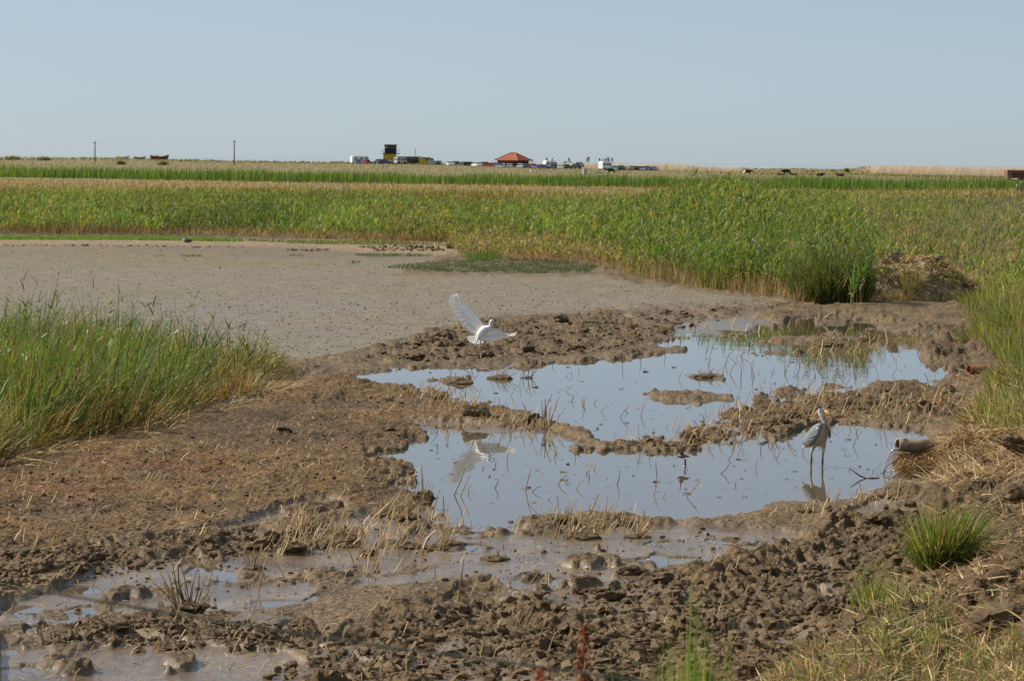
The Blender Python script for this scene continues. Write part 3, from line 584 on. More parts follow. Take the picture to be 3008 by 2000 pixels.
stuff('saltmarsh_grass', join([strip(560, 790, -350, 2700, 19000, 0.42, 0.13, [TAN, OLIVE, (0.17, 0.15, 0.06), G3], [3, 2, 3, 1], 0.3, (0.12, 0.10, 0.04)),
                               strip(770, 845, -350, 990, 1800, 0.55, 0.3, [OLIVE, (0.10, 0.09, 0.04), TAN], [2, 2, 1], 0.3, (0.08, 0.07, 0.03)),
                               strip(775, 846, 1700, 2000, 1000, 0.5, 0.3, [TAN, OLIVE, (0.2, 0.18, 0.07)], None, 0.3, (0.12, 0.10, 0.04)),
                               strip(700, 790, 2000, 2600, 1500, 0.5, 0.3, [TAN, OLIVE, (0.13, 0.12, 0.05)], None, 0.3, (0.12, 0.10, 0.04))]), 'olive and tan saltmarsh grass reaching to the car park')
# --- low saltmarsh patches on the flat
def lowpatch(poly, n, h, cols, w=0.02): 
    P = scatter(poly, n); n = len(P); ct = pal(n, cols); return grass(P, h * rng.uniform(0.6, 1.2, n), w, 0.35, 0.1, ct * 0.6, ct, 2)
SG = [(0.085, 0.125, 0.055), (0.07, 0.105, 0.04), (0.11, 0.14, 0.06)]
stuff('saltmarsh_patch', join([lowpatch([(880, 617), (950, 608), (1060, 601), (1200, 596), (1330, 604), (1378, 616), (1360, 626), (1250, 631), (1150, 628), (1000, 626), (930, 622)], 7000, 0.15, SG),
                               lowpatch([(810, 587), (870, 584), (1000, 587), (990, 591), (850, 592)], 900, 0.12, SG), lowpatch([(1060, 592), (1140, 586), (1160, 600), (1080, 602)], 500, 0.4, [G2, G1]), lowpatch([(415, 589), (470, 588), (468, 592), (418, 592)], 130, 0.12, [OLIVE]), lowpatch([(665, 588), (700, 587), (698, 591), (668, 591)], 90, 0.12, [OLIVE, SG[0]]), lowpatch([(800, 604), (830, 603), (828, 607), (802, 607)], 90, 0.12, SG), lowpatch([(350, 589), (378, 588), (376, 591), (352, 591)], 60, 0.1, [OLIVE])]), 'low grey-green saltmarsh cushion on the edge of the flat')
stuff('shore_turf', join([lowpatch([(-300, 545), (300, 545), (560, 552), (560, 557), (300, 553), (-300, 552)], 9000, 0.13, [(0.13, 0.22, 0.04), (0.16, 0.23, 0.05)], 0.06),
                          lowpatch([(540, 553), (900, 556), (1050, 566), (900, 566), (700, 562)], 1600, 0.13, [(0.13, 0.20, 0.04), OLIVE], 0.05)]), 'thin strip of bright green turf along the far shore')

# --- right bank grass and straw
gr = []
def put(poly, n, hgt, wid, lean, cols, wts=None, base=(0.16, 0.11, 0.05), droop=0.3, segs=4, bias=(-0.1, -0.1)):
    P = scatter(poly, n); n = len(P); ct = pal(n, cols, wts)
    gr.append(grass(P, hgt * rng.uniform(0.5, 1.2, n), wid, lean, droop, ct * 0.55 + 0.45 * np.array(base), ct, segs, bias))
put([(2215, 720), (2290, 650), (2600, 640), (2600, 960), (2330, 860), (2260, 800)], 6500, 0.62, 0.016, 0.45, [G2, G3, G1, YG, TAN], [4, 3, 2, 1, 1])
put([(2235, 960), (2300, 850), (2600, 880), (2600, 1010), (2300, 1020)], 3200, 0.42, 0.013, 0.55, [TAN, STRAW, G3, G2, G1], [2, 1.5, 3, 3, 1])
put([(1960, 1430), (2050, 1330), (2200, 1380), (2200, 1480), (2000, 1520)], 800, 0.22, 0.009, 0.6, [G2, G3, STRAW, (0.2, 0.22, 0.09)])
put([(1850, 1500), (2100, 1480), (2600, 1450), (2600, 1600), (1700, 1600)], 1500, 0.22, 0.009, 0.6, [G2, G3, STRAW, OLIVE, TAN])
put([(1980, 1320), (2040, 1300), (2060, 1420), (1960, 1420)], 150, 0.3, 0.009, 0.4, [G2, G3, G1])
stuff('bank_grass', join(gr), 'green and straw grass growing down the right bank')
st = []
def lay(poly, n, ln, wid, cols, wts=None, el=0.3):
    P = scatter(poly, n); n = len(P); a = rng.uniform(0, 2 * np.pi, n)
    c = pal(n, cols, wts); st.append(ribbons(P + [0, 0, .012], np.stack([np.cos(a), np.sin(a), rng.uniform(0.0, el, n)], -1), ln * rng.uniform(0.4, 1.3, n), wid, 0.1, c, c * 1.05, 2))
lay([(2060, 1100), (2120, 1040), (2180, 1010), (2260, 960), (2600, 980), (2600, 1130), (2300, 1110), (2150, 1110)], 4600, 0.38, 0.013, [STRAW, TAN, DRY, RUST], [3, 3, 2, 2], 0.7)
lay([(2140, 1110), (2600, 1120), (2600, 1600), (1700, 1600), (1950, 1440), (2100, 1320)], 5200, 0.26, 0.010, [STRAW, TAN, DRY, RUST, OLIVE], [3, 3, 2, 1, 1], 0.6)
lay([(2220, 860), (2300, 840), (2600, 820), (2600, 1000), (2230, 960)], 2000, 0.36, 0.015, [STRAW, TAN, DRY], None, 0.6)
stuff('bank_straw', join(st), 'cut straw lying over the dug earth of the right bank', M['straw'])

# --- litter and stubble over the mud
st = []
lay([(0, 1100), (930, 890), (1260, 990), (960, 1010), (985, 1090), (850, 1130), (960, 1180), (700, 1180), (400, 1250), (0, 1290)], 5200, 0.11, 0.010, [DRY, TAN, RUST, (.10, .06, .03)], [3, 2, 3, 2], 0.6)
lay([(0, 1270), (600, 1200), (1000, 1180), (2050, 1160), (2100, 1300), (1700, 1568), (0, 1568)], 5200, 0.09, 0.008, [DRY, TAN, RUST, (.10, .06, .03)], [3, 2.5, 2, 2], 0.5)
lay([(1400, 1030), (1650, 950), (1750, 905), (2200, 885), (2240, 950), (2120, 985), (1880, 968), (1700, 1030)], 3000, 0.16, 0.011, [DRY, TAN, RUST, STRAW], [3, 3, 3, 1], 0.8)
stuff('mud_litter', join(st), 'small broken straw littering the bare mud', M['straw'])

def tubes(P, d, L, r, c, kink=0.25, n3=3):
    n = len(P); d = unit(d); q = unit(d + kink * rng.standard_normal((n, 3)))
    pts = [P - d * 0.06, P + d * (L * 0.5)[:, None]]; pts.append(pts[1] + q * (L * 0.5)[:, None])
    s = unit(np.cross(d, np.array([0.3, 1, 0.1]))); t = np.cross(d, s); V = np.empty((n, 9, 3))
    for k in range(3):
        for j in range(3):
            a = 2 * math.pi * j / 3; V[:, k * 3 + j] = pts[k] + (s * math.cos(a) + t * math.sin(a)) * (r * (1 - 0.2 * k))[:, None]
    f = []
    for k in range(2):
        for j in range(3):
            a, b = k * 3 + j, k * 3 + (j + 1) % 3; f += [[a, b, b + 3], [a, b + 3, a + 3]]
    f.append([6, 7, 8]); f = np.array(f)
    return V.reshape(-1, 3), (np.arange(n)[:, None, None] * 9 + f[None]).reshape(-1, 3), np.repeat(c, 9, 0)
sb = []
def stub(poly, n, ln, r, lean=0.5, cols=(DRY, TAN, STRAW, RUST), wts=(3, 3, 2, 2), flt=None, bias=(0.35, 0)):
    P = scatter(poly, n, flt); n = len(P)
    sb.append(tubes(P, dirs(n, lean, bias), ln * rng.uniform(0.3, 1.3, n) ** 1.3, r * rng.uniform(0.7, 1.3, n), pal(n, cols, wts)))
dryf = lambda x, y, z: z > 0.0
stub([(780, 1300), (860, 1190), (1000, 1180), (1060, 1230), (1000, 1290), (860, 1330)], 110, 0.30, 0.008)
stub([(1400, 1030), (1650, 950), (1750, 905), (2200, 885), (2240, 950), (2120, 985), (1880, 968), (1700, 1030)], 420, 0.26, 0.008)
stub([(900, 895), (1060, 920), (1220, 965), (1320, 1000), (1250, 1015), (1000, 940), (880, 905)], 190, 0.26, 0.008)
stub([(560, 1240), (700, 1200), (850, 1220), (850, 1260), (600, 1290)], 170, 0.24, 0.007)
stub([(1180, 1230), (1320, 1180), (1480, 1195), (1500, 1235), (1300, 1250)], 130, 0.22, 0.007)
stub([(0, 1100), (930, 900), (1260, 990), (960, 1010), (985, 1090), (850, 1130), (900, 1180), (400, 1250), (0, 1290)], 420, 0.13, 0.007)
stub([(0, 1270), (600, 1240), (1000, 1200), (1900, 1230), (1700, 1568), (0, 1568)], 330, 0.13, 0.006)
stub([(1500, 760), (1800, 720), (2160, 760), (2100, 800), (1700, 770)], 60, 0.28, 0.010)
stub([(1720, 1190), (2060, 1130), (2100, 1160), (1800, 1210)], 110, 0.18, 0.007)
stub([(1850, 800), (2000, 790), (2060, 800), (1950, 840), (1830, 830)], 110, 0.42, 0.010, lean=0.9)
stuff('reed_stubble', join(sb), 'short cut reed stubble sticking out of the mud ridges', M['straw'])

# ------------------------------------------------------------------ mud lumps
def clod_mesh(seed):
    bm = bmesh.new(); bmesh.ops.create_icosphere(bm, subdivisions=3, radius=1.0); co = np.array([v.co[:] for v in bm.verts]); s = seed * 3.7
    u = co[:, 0] + 0.63 * co[:, 2] + s; w = co[:, 1] - 0.71 * co[:, 2] - s
    k = 1 + 0.42 * fbm(u * 1.1, w * 1.1, 2, seed) - 0.30 * np.abs(perlin(u * 2.6, w * 2.6, seed + 5)) + 0.16 * perlin(u * 6, w * 6, seed + 9) + 0.05 * perlin(u * 14, w * 14, seed + 11)
    for v, q in zip(bm.verts, k): v.co *= q; v.co.z *= 0.62
    me = bpy.data.meshes.new('mud_clod'); bm.to_mesh(me); bm.free(); return me
LM = [clod_mesh(20 + i) for i in range(8)]
M['clod'] = mat('drying_mud', (0.112, 0.074, 0.037), 0.75, 0.25, var=0.35, scale=4.0, bump=0.6)
for me in LM:
    me.materials.append(M['clod'])
    for p in me.polygons: p.use_smooth = False
def clod(p, r, label, group=None, sink=0.35, k=None):
    o = bpy.data.objects.new('mud_clod', LM[rnd.randrange(8) if k is None else k]); link(o)
    o.location = (p[0], p[1], p[2] + r * (0.62 - sink) ); o.scale = (r * rnd.uniform(0.8, 1.6), r * rnd.uniform(0.8, 1.4), r * rnd.uniform(0.7, 1.5))
    o.rotation_euler = (rnd.uniform(-.3, .3), rnd.uniform(-.3, .3), rnd.uniform(0, 6.28)); tag(o, label, 'mud clod', group)
    return o
def at_m(px_d, D): return px_d * S * D / F                     # a width in the photograph -> metres
BIGC = [((655, 995), 14, 'lone dark mud clod on the brown mud below the green sedge bed'),
        ((1530, 1345), 38, 'largest smooth mud block at the near edge of the wet film'),
        ((1450, 1322), 24, 'rounded mud hump standing alone in the wet film'),
        ((850, 1278), 18, 'small dark mud clod on wet mud below the stubble heap'),
        ((318, 1500), 16, 'upright knob of mud near the bottom left corner'),
        ((1064, 1410), 22, 'mud lump with a shaded front beside the thin upright stalk'),
        ((1590, 1395), 26, 'pale pointed clod in the middle of the foreground mud'),
        ((1305, 1138), 14, 'dark clod in the pond under a yellow leaf'),
        ((895, 990), 13, 'grey clod on the mud left of the near pond'),
        ((1095, 955), 24, 'brown clod where the narrow mud spit begins'),
        ((1225, 972), 20, 'dark red-brown clod halfway along the mud spit'),
        ((975, 1155), 26, 'dark wet clod at the left tip of the near pond'),
        ((2010, 1200), 26, 'deep cut mud block near the heron and the grass tuft'),
        ((1930, 1195), 24, 'hollowed mud block straight below the heron reflection'),
        ((2300, 1430), 42, 'pale dried earth block in the grass at the lower right'),
        ((2345, 1150), 48, 'big pale earth lump on the bank at the right edge'),
        ((2335, 1030), 30, 'grey pale boulder of earth on the bank above the pipe'),
        ((1290, 740), 14, 'dark clod right of the flying egret'), ((965, 795), 12, 'dark clod left below the flying egret')]
for (a, b), w, lab in BIGC:
    p = ond(a, b); clod(p, at_m(w, p.y), lab)
def clods(poly, n, rmin, rmax, label, group):
    P = scatter(poly, n)
    for p in P: clod(p, rmin + (rmax - rmin) * rnd.random() ** 2.5, label, group, 0.5)
clods([(1150, 1400), (1600, 1330), (1900, 1260), (2060, 1180), (2110, 1300), (1950, 1430), (1700, 1560), (1300, 1568)], 70, 0.03, 0.11, 'rough brown mud clod among the churned mud of the foreground', 'clods on the churned foreground')
clods([(820, 825), (980, 775), (1150, 740), (1400, 725), (1800, 706), (1560, 765), (1380, 812), (1000, 832)], 80, 0.05, 0.16, 'dark clod on the broken mud strip behind the egret', 'clods behind the far pool')
clods([(0, 1275), (380, 1275), (600, 1235), (700, 1205), (830, 1225), (830, 1260), (560, 1270), (300, 1310), (0, 1340)], 50, 0.05, 0.13, 'mud clod along the ridge above the wet film at the left', 'clods on the left ridge')
clods([(1650, 960), (1760, 910), (2200, 890), (2230, 950), (1900, 966), (1700, 1030), (1400, 1035)], 45, 0.05, 0.14, 'mud clod on the strip between the two pools', 'clods between the pools')
# finer crumbs, beyond counting
def crumbs(name, sets, label, flat=0.75):
    ico = bmesh.new(); bmesh.ops.create_icosphere(ico, subdivisions=1, radius=1.0)
    bv = np.array([v.co[:] for v in ico.verts]); bf = np.array([[v.index for v in f.verts] for f in ico.faces]); ico.free()
    V, Fc = [], []; o = 0
    for poly, n, r0_, r1_ in sets:
        P = scatter(poly, n); n = len(P); r = r0_ + (r1_ - r0_) * rng.random(n) ** 3
        v = bv[None] * (1 + 0.35 * rng.standard_normal((n, len(bv), 1))) * r[:, None, None] * rng.uniform(0.6, 1.2, (n, 1, 3)) * [1, 1, flat]
        v = v + P[:, None] + np.array([0, 0, 1.0]) * (r * 0.25)[:, None, None]
        V.append(v.reshape(-1, 3)); Fc.append((np.arange(n)[:, None, None] * len(bv) + bf[None]).reshape(-1, 3) + o); o += n * len(bv)
    o_ = obj(name, mesh_np(name, np.concatenate(V), np.concatenate(Fc)), M['clod']); tag(o_, label, kind='stuff')
crumbs('mud_crumbs', [([(1000, 1400), (1200, 1375), (1600, 1330), (1900, 1250), (2080, 1150), (2180, 1200), (2050, 1430), (1700, 1568), (600, 1568), (780, 1470)], 4200, 0.010, 0.06),
                      ([(0, 1270), (600, 1220), (700, 1200), (850, 1220), (830, 1262), (560, 1280), (300, 1320), (0, 1370)], 700, 0.012, 0.05),
                      ([(100, 1480), (200, 1420), (500, 1430), (760, 1440), (760, 1500), (400, 1490)], 700, 0.012, 0.05),
                      ([(0, 1100), (930, 890), (1260, 990), (960, 1010), (985, 1090), (850, 1130), (700, 1160), (400, 1250), (0, 1280)], 1000, 0.010, 0.035),
                      ([(820, 825), (980, 770), (1150, 735), (1400, 722), (1800, 702), (1560, 765), (1380, 815), (1000, 834)], 1000, 0.02, 0.07),
                      ([(1400, 1030), (1650, 960), (1760, 910), (2200, 890), (2230, 950), (1900, 966), (1700, 1030)], 900, 0.012, 0.05),
                      ([(600, 1190), (1000, 1170), (1880, 1235), (1500, 1330), (600, 1400), (100, 1420)], 500, 0.008, 0.03)], 'fine crumbs of mud over the churned ground')

crumbs('flat_crumbs', [([(-200, 575), (560, 580), (900, 600), (880, 640), (1450, 660), (1800, 700), (1500, 760), (1150, 735), (900, 800), (600, 830), (-200, 830)], 9000, 0.006, 0.030), ([(-100, 562), (560, 568), (560, 571), (-100, 566)], 120, 0.03, 0.09), ([(820, 566), (1000, 568), (1030, 580), (860, 578)], 110, 0.05, 0.13), ([(660, 574), (760, 574), (760, 580), (660, 578)], 50, 0.03, 0.08)], 'small dark crumbs scattered over the dried mud flat', 0.6)
# ------------------------------------------------------------------ single stalks standing in the pools
M['stalk'] = mat('dry_reed_stalk', (0.34, 0.235, 0.115), 0.7, 0.2, var=0.4, scale=3)
M['stalk_dark'] = mat('wet_reed_stalk', (0.085, 0.065, 0.045), 0.5, 0.3, var=0.3, scale=3)
def stalk_mesh(seed, m):
    r = random.Random(seed); bm = bmesh.new(); bend = r.uniform(-0.35, 0.35); b2 = r.uniform(-0.22, 0.22)
    pts = [(0, 0, -0.25), (0, 0, 0), (bend * 0.3, r.uniform(-.1, .1), 0.5), (bend * 0.3 + b2 * 0.5, r.uniform(-.2, .2), 0.95)]
    tube(bm, pts, [0.028, 0.026, 0.022, 0.016], 5)
    if r.random() < 0.45:
        q = Vector(pts[2]); tube(bm, [q, q + Vector((r.uniform(-.4, .4), r.uniform(-.2, .2), r.uniform(-.3, .35)))], [0.015, 0.008], 4)
    me = bpy.data.meshes.new('reed_stalk'); bm.to_mesh(me); bm.free(); me.materials.append(m)
    for p in me.polygons: p.use_smooth = True
    return me
SM = [stalk_mesh(i, M['stalk']) for i in range(9)]; SD = [stalk_mesh(40 + i, M['stalk_dark']) for i in range(4)]
def stalk(p, h, lean, label, group=None, dark=False):
    o = bpy.data.objects.new('reed_stalk', rnd.choice(SD if dark else SM)); link(o); o.location = p
    o.rotation_euler = (rnd.uniform(-.25, .25), lean, rnd.uniform(-.5, .5)); r = max(0.22, min(0.55, h)) if h > 0 else h
    o.scale = (max(h, 0.25) * 0.9, max(h, 0.25) * 0.9, h); tag(o, label, 'reed stalk', group); return o
def stalks(poly, n, h0, h1, label, group, dk=0.35, wet=True):
    P = scatter(poly, n, (lambda x, y, z: z < 0) if wet else None)
    for p in P:
        stalk((p[0], p[1], 0.0 if wet else p[2]), h0 + (h1 - h0) * rnd.random() ** 1.5, rnd.gauss(0.38, 0.38), label, group, rnd.random() < dk)
stalks([(1570, 830), (1800, 800), (1900, 770), (2160, 780), (2190, 860), (2050, 885), (1800, 900), (1600, 890)], 95, 0.08, 0.36, 'thin dry reed stalk standing in the right half of the far pool', 'stalks in the far pool, right', 0.2)
stalks([(1050, 860), (1400, 835), (1560, 830), (1600, 890), (1640, 970), (1500, 1005), (1350, 990), (1150, 935)], 30, 0.08, 0.26, 'lone reed stalk standing in the open left half of the far pool', 'stalks in the far pool, left', 0.55)
stalks([(990, 1020), (1400, 1050), (1700, 1045), (2040, 1000), (2020, 1130), (1750, 1170), (1400, 1185), (1050, 1195)], 34, 0.05, 0.20, 'short broken stalk standing in the near pool', 'stalks in the near pool', 0.45)
SING = [((1045, 1170), 75, 0.5, 'thick pale broken reed leaning right at the left of the near pool'), ((1060, 1172), 55, 0.3, 'shorter broken reed beside the thick pale one in the near pool'),
        ((975, 1150), 85, 0.02, 'upright reed stump at the left tip of the near pool'), ((1210, 1160), 60, 0.1, 'forked thin stalk in the middle of the near pool'),
        ((1580, 1175), 50, 0.6, 'stout bent reed leaning right near the pool edge'), ((1505, 1170), 45, 0.4, 'angled reed stub at the near pool margin'),
        ((1740, 1105), 32, 0.2, 'curled reed stub in open water left of the heron'), ((1700, 1030), 35, 0.5, 'leaning reed by the end of the mud strip'),
        ((1325, 1068), 30, 0.15, 'dark short stick in the upper part of the near pool'), ((1495, 1078), 36, 0.05, 'thin upright stick in the centre of the near pool'),
        ((1808, 850), 34, 0.1, 'pale thick stub sticking out of the far pool'), ((1880, 860), 42, 0.6, 'reed leaning far right in the far pool'), ((2105, 1090), 40, 0.03, 'pale reed stub standing in front of the dripping bank'),
        ((595, 1362), 90, 0.05, 'tall thin reed standing in the wet film at the left'), ((1055, 1395), 120, -0.15, 'long thin stalk rising from the near mud ridge'), ((720, 1415), 45, -0.4, 'short stub leaning left on the wet film')]
for (a, b), hh, ln, lab in SING:
    p = ond(a, b); stalk((p.x, p.y, max(p.z, 0)), at_m(hh, p.y), ln, lab)

def floats(polys):
    ps = []
    for poly, n in polys:
        P = scatter(poly, n, lambda x, y, z: z < -.01); n = len(P); P[:, 2] = .006; a = rng.uniform(0, 6.28, n); c = pal(n, [DRY, (.06, .045, .03), RUST, (.10, .085, .05)], [2, 3, 1, 2]); ps.append(ribbons(P, np.stack([np.cos(a), np.sin(a), rng.uniform(0, .12, n)], -1), rng.uniform(.02, .13, n), rng.uniform(.008, .03, n), 0, c, c, 3, np.tile(np.array([[0.3, 0.3, .1]]), (n, 1)) + rng.normal(0, .5, (n, 3)) * [1, 1, .1]))
    v, f, c = join(ps); tag(obj('floating_debris', mesh_np('floating_debris', v, f, c), M['straw']), 'bits of dead reed and scum floating on the pools', kind='stuff')
floats([([(930, 1000), (1300, 1010), (1900, 970), (2100, 1000), (2020, 1130), (1750, 1175), (1050, 1200)], 170), ([(900, 850), (1560, 815), (1800, 750), (2180, 780), (2190, 870), (1700, 940), (1400, 1015), (1000, 900)], 190)])
# stubble tufts: a clod of roots with cut stalks, each stalk a part
def tuft(a, b, w, hh, n, label, lean=0.35, dark=0.2, spread=0.6):
    p = ond(a, b); p.z = max(p.z, -0.01); t = empty('stubble_tuft', p, 0, label, 'stubble tuft'); W = at_m(w, p.y); Hh = at_m(hh, p.y)
    o = obj('root_clod', LM[rnd.randrange(8)], None, t); o.scale = (W * 0.5, W * 0.45, W * 0.28)
    for i in range(n):
        s = obj('stalk', rnd.choice(SD if rnd.random() < dark else SM), None, t); k = rnd.uniform(-1, 1)
        s.location = (k * W * 0.4, rnd.uniform(-.4, .4) * W, W * 0.08); s.rotation_euler = (rnd.uniform(-.4, .4), lean + k * spread * 0.5 + rnd.uniform(-.25, .25), rnd.uniform(-.4, .4))
        h = Hh * rnd.uniform(0.4, 1.0); s.scale = (max(h, .25) * .8, max(h, .25) * .8, h)
    return t
TUFTS = [(440, 1400, 90, 110, 22, 'spiky dark stubble tuft with long upright stalks in the lower left mud', 0.05, .3, .9),
         (255, 1440, 95, 45, 9, 'big dark root clod with few stalks at the lower left', -.3, .5, 1.2), (120, 1478, 60, 40, 8, 'small hairy root tuft in the bottom left corner', 0, .4, .8),
         (785, 1245, 95, 50, 18, 'broad root tuft of cut stalks on the ridge above the wet film', .3, .2, .8), (880, 1188, 60, 60, 14, 'tan stalk tuft at the left edge of the near pool', .35, .1, .5),
         (930, 1192, 60, 70, 14, 'second tan stalk tuft by the near pool, leaning right', .4, .1, .5), (975, 1160, 40, 60, 9, 'tuft on the dark tip of mud in the near pool', .1, .2, .5),
         (940, 1260, 70, 60, 14, 'leaning bundle of cut reeds in the middle of the wet film', .55, .05, .4), (1000, 1265, 70, 60, 13, 'cut reeds beside the leaning bundle in the wet film', .6, .05, .4),
         (1040, 1255, 60, 60, 9, 'sparse cut reeds at the right end of the row in the wet film', .4, .1, .6), (580, 1310, 50, 70, 12, 'reddish stalk tuft on wet mud right of the spiky tuft', .2, .1, .6),
         (680, 1260, 60, 45, 12, 'pale bundle of stalks lying over the left ridge', .8, 0, .5), (1140, 1290, 70, 28, 8, 'flat dark tuft in the middle of the wet film', .1, .5, 1.), (1290, 1195, 50, 35, 10, 'mossy stub tuft at the lower margin of the near pool', .3, .4, .7),
         (1340, 1240, 90, 55, 20, 'wide tan stubble tuft on the bar below the near pool', .35, .1, .7), (1460, 1238, 60, 50, 12, 'dark tipped stubble tuft at the right end of the bar', .5, .3, .6),
         (1215, 1455, 95, 60, 20, 'matted straw tuft with a deep shadow in the foreground mud', .5, .05, .7), (1765, 1310, 55, 40, 12, 'rusty root tuft in the churned mud on the right', -.2, .1, 1.),
         (1150, 892, 60, 40, 16, 'olive grassy tuft on the thin bar in the far pool', .5, .1, .5), (1060, 895, 70, 35, 16, 'olive tuft left on the thin bar in the far pool', .4, .1, .5), (1215, 890, 30, 45, 10, 'dark narrow tuft in open water of the far pool', .3, .6, .5),
         (1265, 985, 40, 80, 10, 'tall thin stalks at the end of the mud spit', .15, .2, .5), (1000, 915, 60, 40, 14, 'orange-tan stub tuft at the root of the mud spit', .3, .05, .6),
         (1790, 970, 60, 50, 14, 'dense stub tuft on the strip behind the heron', .4, .2, .6), (1960, 945, 70, 40, 14, 'stub tuft on the strip right of the heron head', .3, .2, .6), (2080, 930, 70, 40, 14, 'stub tuft at the right end of the strip', .3, .2, .7),
         (1850, 1178, 50, 40, 10, 'twiggy tuft on the mud edge below the near pool', .4, .3, .7), (400, 1490, 90, 40, 12, 'low ragged tuft at the bottom left beside the upright knob', .1, .5, 1.), (370, 1495, 40, 25, 5, 'tiny tuft by the mud knob at the bottom', .3, .4, .8),
         (1900, 805, 80, 45, 16, 'tangle of bent stalks on the far islet of mud', .9, 0, .8), (1990, 795, 60, 45, 12, 'right hand tangle of bent stalks on the far islet', .8, 0, .8), (1620, 870, 60, 30, 10, 'thin tangle on the small left islet of the far pool', .6, .1, .8)]
for a, b, w, hh, n, lab, ln, dk, sp in TUFTS: tuft(a, b, w, hh, n, lab, ln, dk, sp)

# ------------------------------------------------------------------ single tall reeds over the sedge bed
def reed_plant(a, b, hpx, lean, label, nl=6):
    p = ond(a, b); h = at_m(hpx, p.y); t = empty('reed_plant', p, 0, label, 'reed plant')
    d = unit(np.array([[math.sin(lean), 0, math.cos(lean)]])); c = np.array([[0.075, 0.13, 0.03]])
    bm = bmesh.new(); tube(bm, [(0, 0, -.05), tuple(d[0] * h * .5), tuple(d[0] * h)], [0.006, 0.005, 0.002], 5); bm_obj('stem', bm, M['stem_green'], t, True)
    for i in range(nl):
        k = 0.4 + 0.6 * i / (nl - 1); sgn = 1 if i % 2 else -1
        v, f, cc = ribbons(d * h * k, np.array([[sgn * rnd.uniform(.5, 1.0) + .1, rnd.uniform(-.4, .4), rnd.uniform(.6, 1.5)]]), rnd.uniform(.22, .42), 0.03, rnd.uniform(.1, .6), c * .9, c * rnd.uniform(.8, 1.3), 5, np.array([[0, 1.0, 0.3]]))
        obj('leaf', mesh_np('leaf', v, f, cc), M['leaf'], t)
M['stem_green'] = mat('green_stem', (0.10, 0.15, 0.04), 0.5, 0.3)
for a, b, hp, ln, lab in [(215, 800, 130, -.05, 'tallest reed above the sedge bed, with broad upright leaf'), (160, 805, 125, -.2, 'tall reed left of the tallest one, leaf pointing left'), (255, 805, 110, .15, 'reed with leaf leaning right, next to the tallest one'),
                          (330, 800, 105, -.3, 'reed with long blade slanting up to the left'), (310, 815, 100, .05, 'upright reed in the middle of the sedge bed'), (55, 800, 85, .05, 'lone reed at the far left of the sedge bed'),
                          (110, 805, 80, .1, 'short reed between the left reeds'), (390, 810, 85, .02, 'thin reed stalk on the right slope of the sedge bed'), (445, 815, 75, .1, 'reed at the right shoulder of the sedge bed'), (545, 825, 70, .1, 'low reed near the right end of the sedge bed')]:
    reed_plant(a, b, hp, ln, lab)
p = ond(30, 1070)
bm = bmesh.new(); q0 = ond(40, 1062); q1 = ond(155, 1082); tube(bm, [q0 + Vector((0, 0, .05)), (q0 + q1) / 2 + Vector((0, 0, .06)), q1 + Vector((0, 0, .03))], [0.012, 0.011, 0.008], 6)
fr_ = empty('fallen_reed', q1, 0, 'long pale reed lying on the mud with a green leaf at its tip', 'reed stalk')
o = bm_obj('stem', bm, M['stalk'], fr_, True); o.matrix_parent_inverse = Matrix.Translation(-q1)
v, f, cc = ribbons(np.array([[0, 0, .03]]), np.array([[1.0, -.5, .05]]), .32, .05, .12, np.array([[.2, .24, .12]]), np.array([[.26, .3, .16]]), 5, np.array([[0, .4, 1.0]]))
obj('leaf', mesh_np('leaf', v, f, cc), M['leaf'], fr_)

# ------------------------------------------------------------------ tufts of the right bank
def grass_tuft(name, a, b, w, hpx, n, cols, label, cat, lean=.35, droop=.35, bw=0.012, leaves=False, dryb=(0.16, .11, .05), bias=(0.05, 0)):
    p = ond(a, b); W = at_m(w, p.y) * .5; h = at_m(hpx, p.y)
    ang = rng.uniform(0, 6.28, n); rr = np.sqrt(rng.random(n)) * W; P = np.stack([np.cos(ang) * rr, np.sin(ang) * rr, np.full(n, -.04)], -1)
    P[:, 2] += gz(P[:, 0] + p.x, P[:, 1] + p.y) - p.z
    d = dirs(n, lean, bias); d[:, :2] += P[:, :2] / max(W, .01) * .35
    ct = pal(n, cols); hh = h * rng.uniform(.5, 1.1, n)
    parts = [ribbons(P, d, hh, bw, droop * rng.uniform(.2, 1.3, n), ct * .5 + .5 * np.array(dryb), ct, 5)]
    if leaves: parts.append(reeds(P[:n // 5], hh[:n // 5], .014, 6, pal(n // 5, [G2, DRY]), pal(n // 5, cols), .38, .03, .15))
    v, f, c = join(parts); o = obj(name, mesh_np(name, v, f, c), M['leaf'], None, p); return tag(o, label, cat)
grass_tuft('grass_tuft', 2165, 1300, 90, 215, 1700, [(0.09, 0.16, 0.02), (0.055, 0.11, 0.016), (0.15, 0.20, 0.035), OLIVE, TAN], 'bright green grass tuft standing alone on the bank below the pipe', 'grass tuft', .34, .5, .010, bias=(.15, -.05))
grass_tuft('grass_tuft', 2270, 1270, 130, 70, 500, [(0.12, 0.19, 0.05), (0.10, 0.16, 0.05), TAN], 'bent green hay lying to the right of the bright grass tuft', 'grass tuft', .8, .9, .009, bias=(.8, 0))
grass_tuft('grass_tuft', 2120, 1425, 130, 70, 420, [(0.15, 0.19, 0.06), (0.20, 0.22, 0.09), TAN], 'flattened swathe of pale green grass at the lower right', 'grass tuft', .8, .8, .009, bias=(.6, -.3))
grass_tuft('grass_tuft', 2000, 1380, 70, 90, 130, [G2, G3, YG], 'thin upright green grass left of the flattened swathe', 'grass tuft', .35, .3, .009)
grass_tuft('grass_tuft', 1880, 1545, 120, 60, 200, [G2, G3, TAN], 'sparse grass clump at the bottom right on the mud', 'grass tuft', .5, .4, .008)
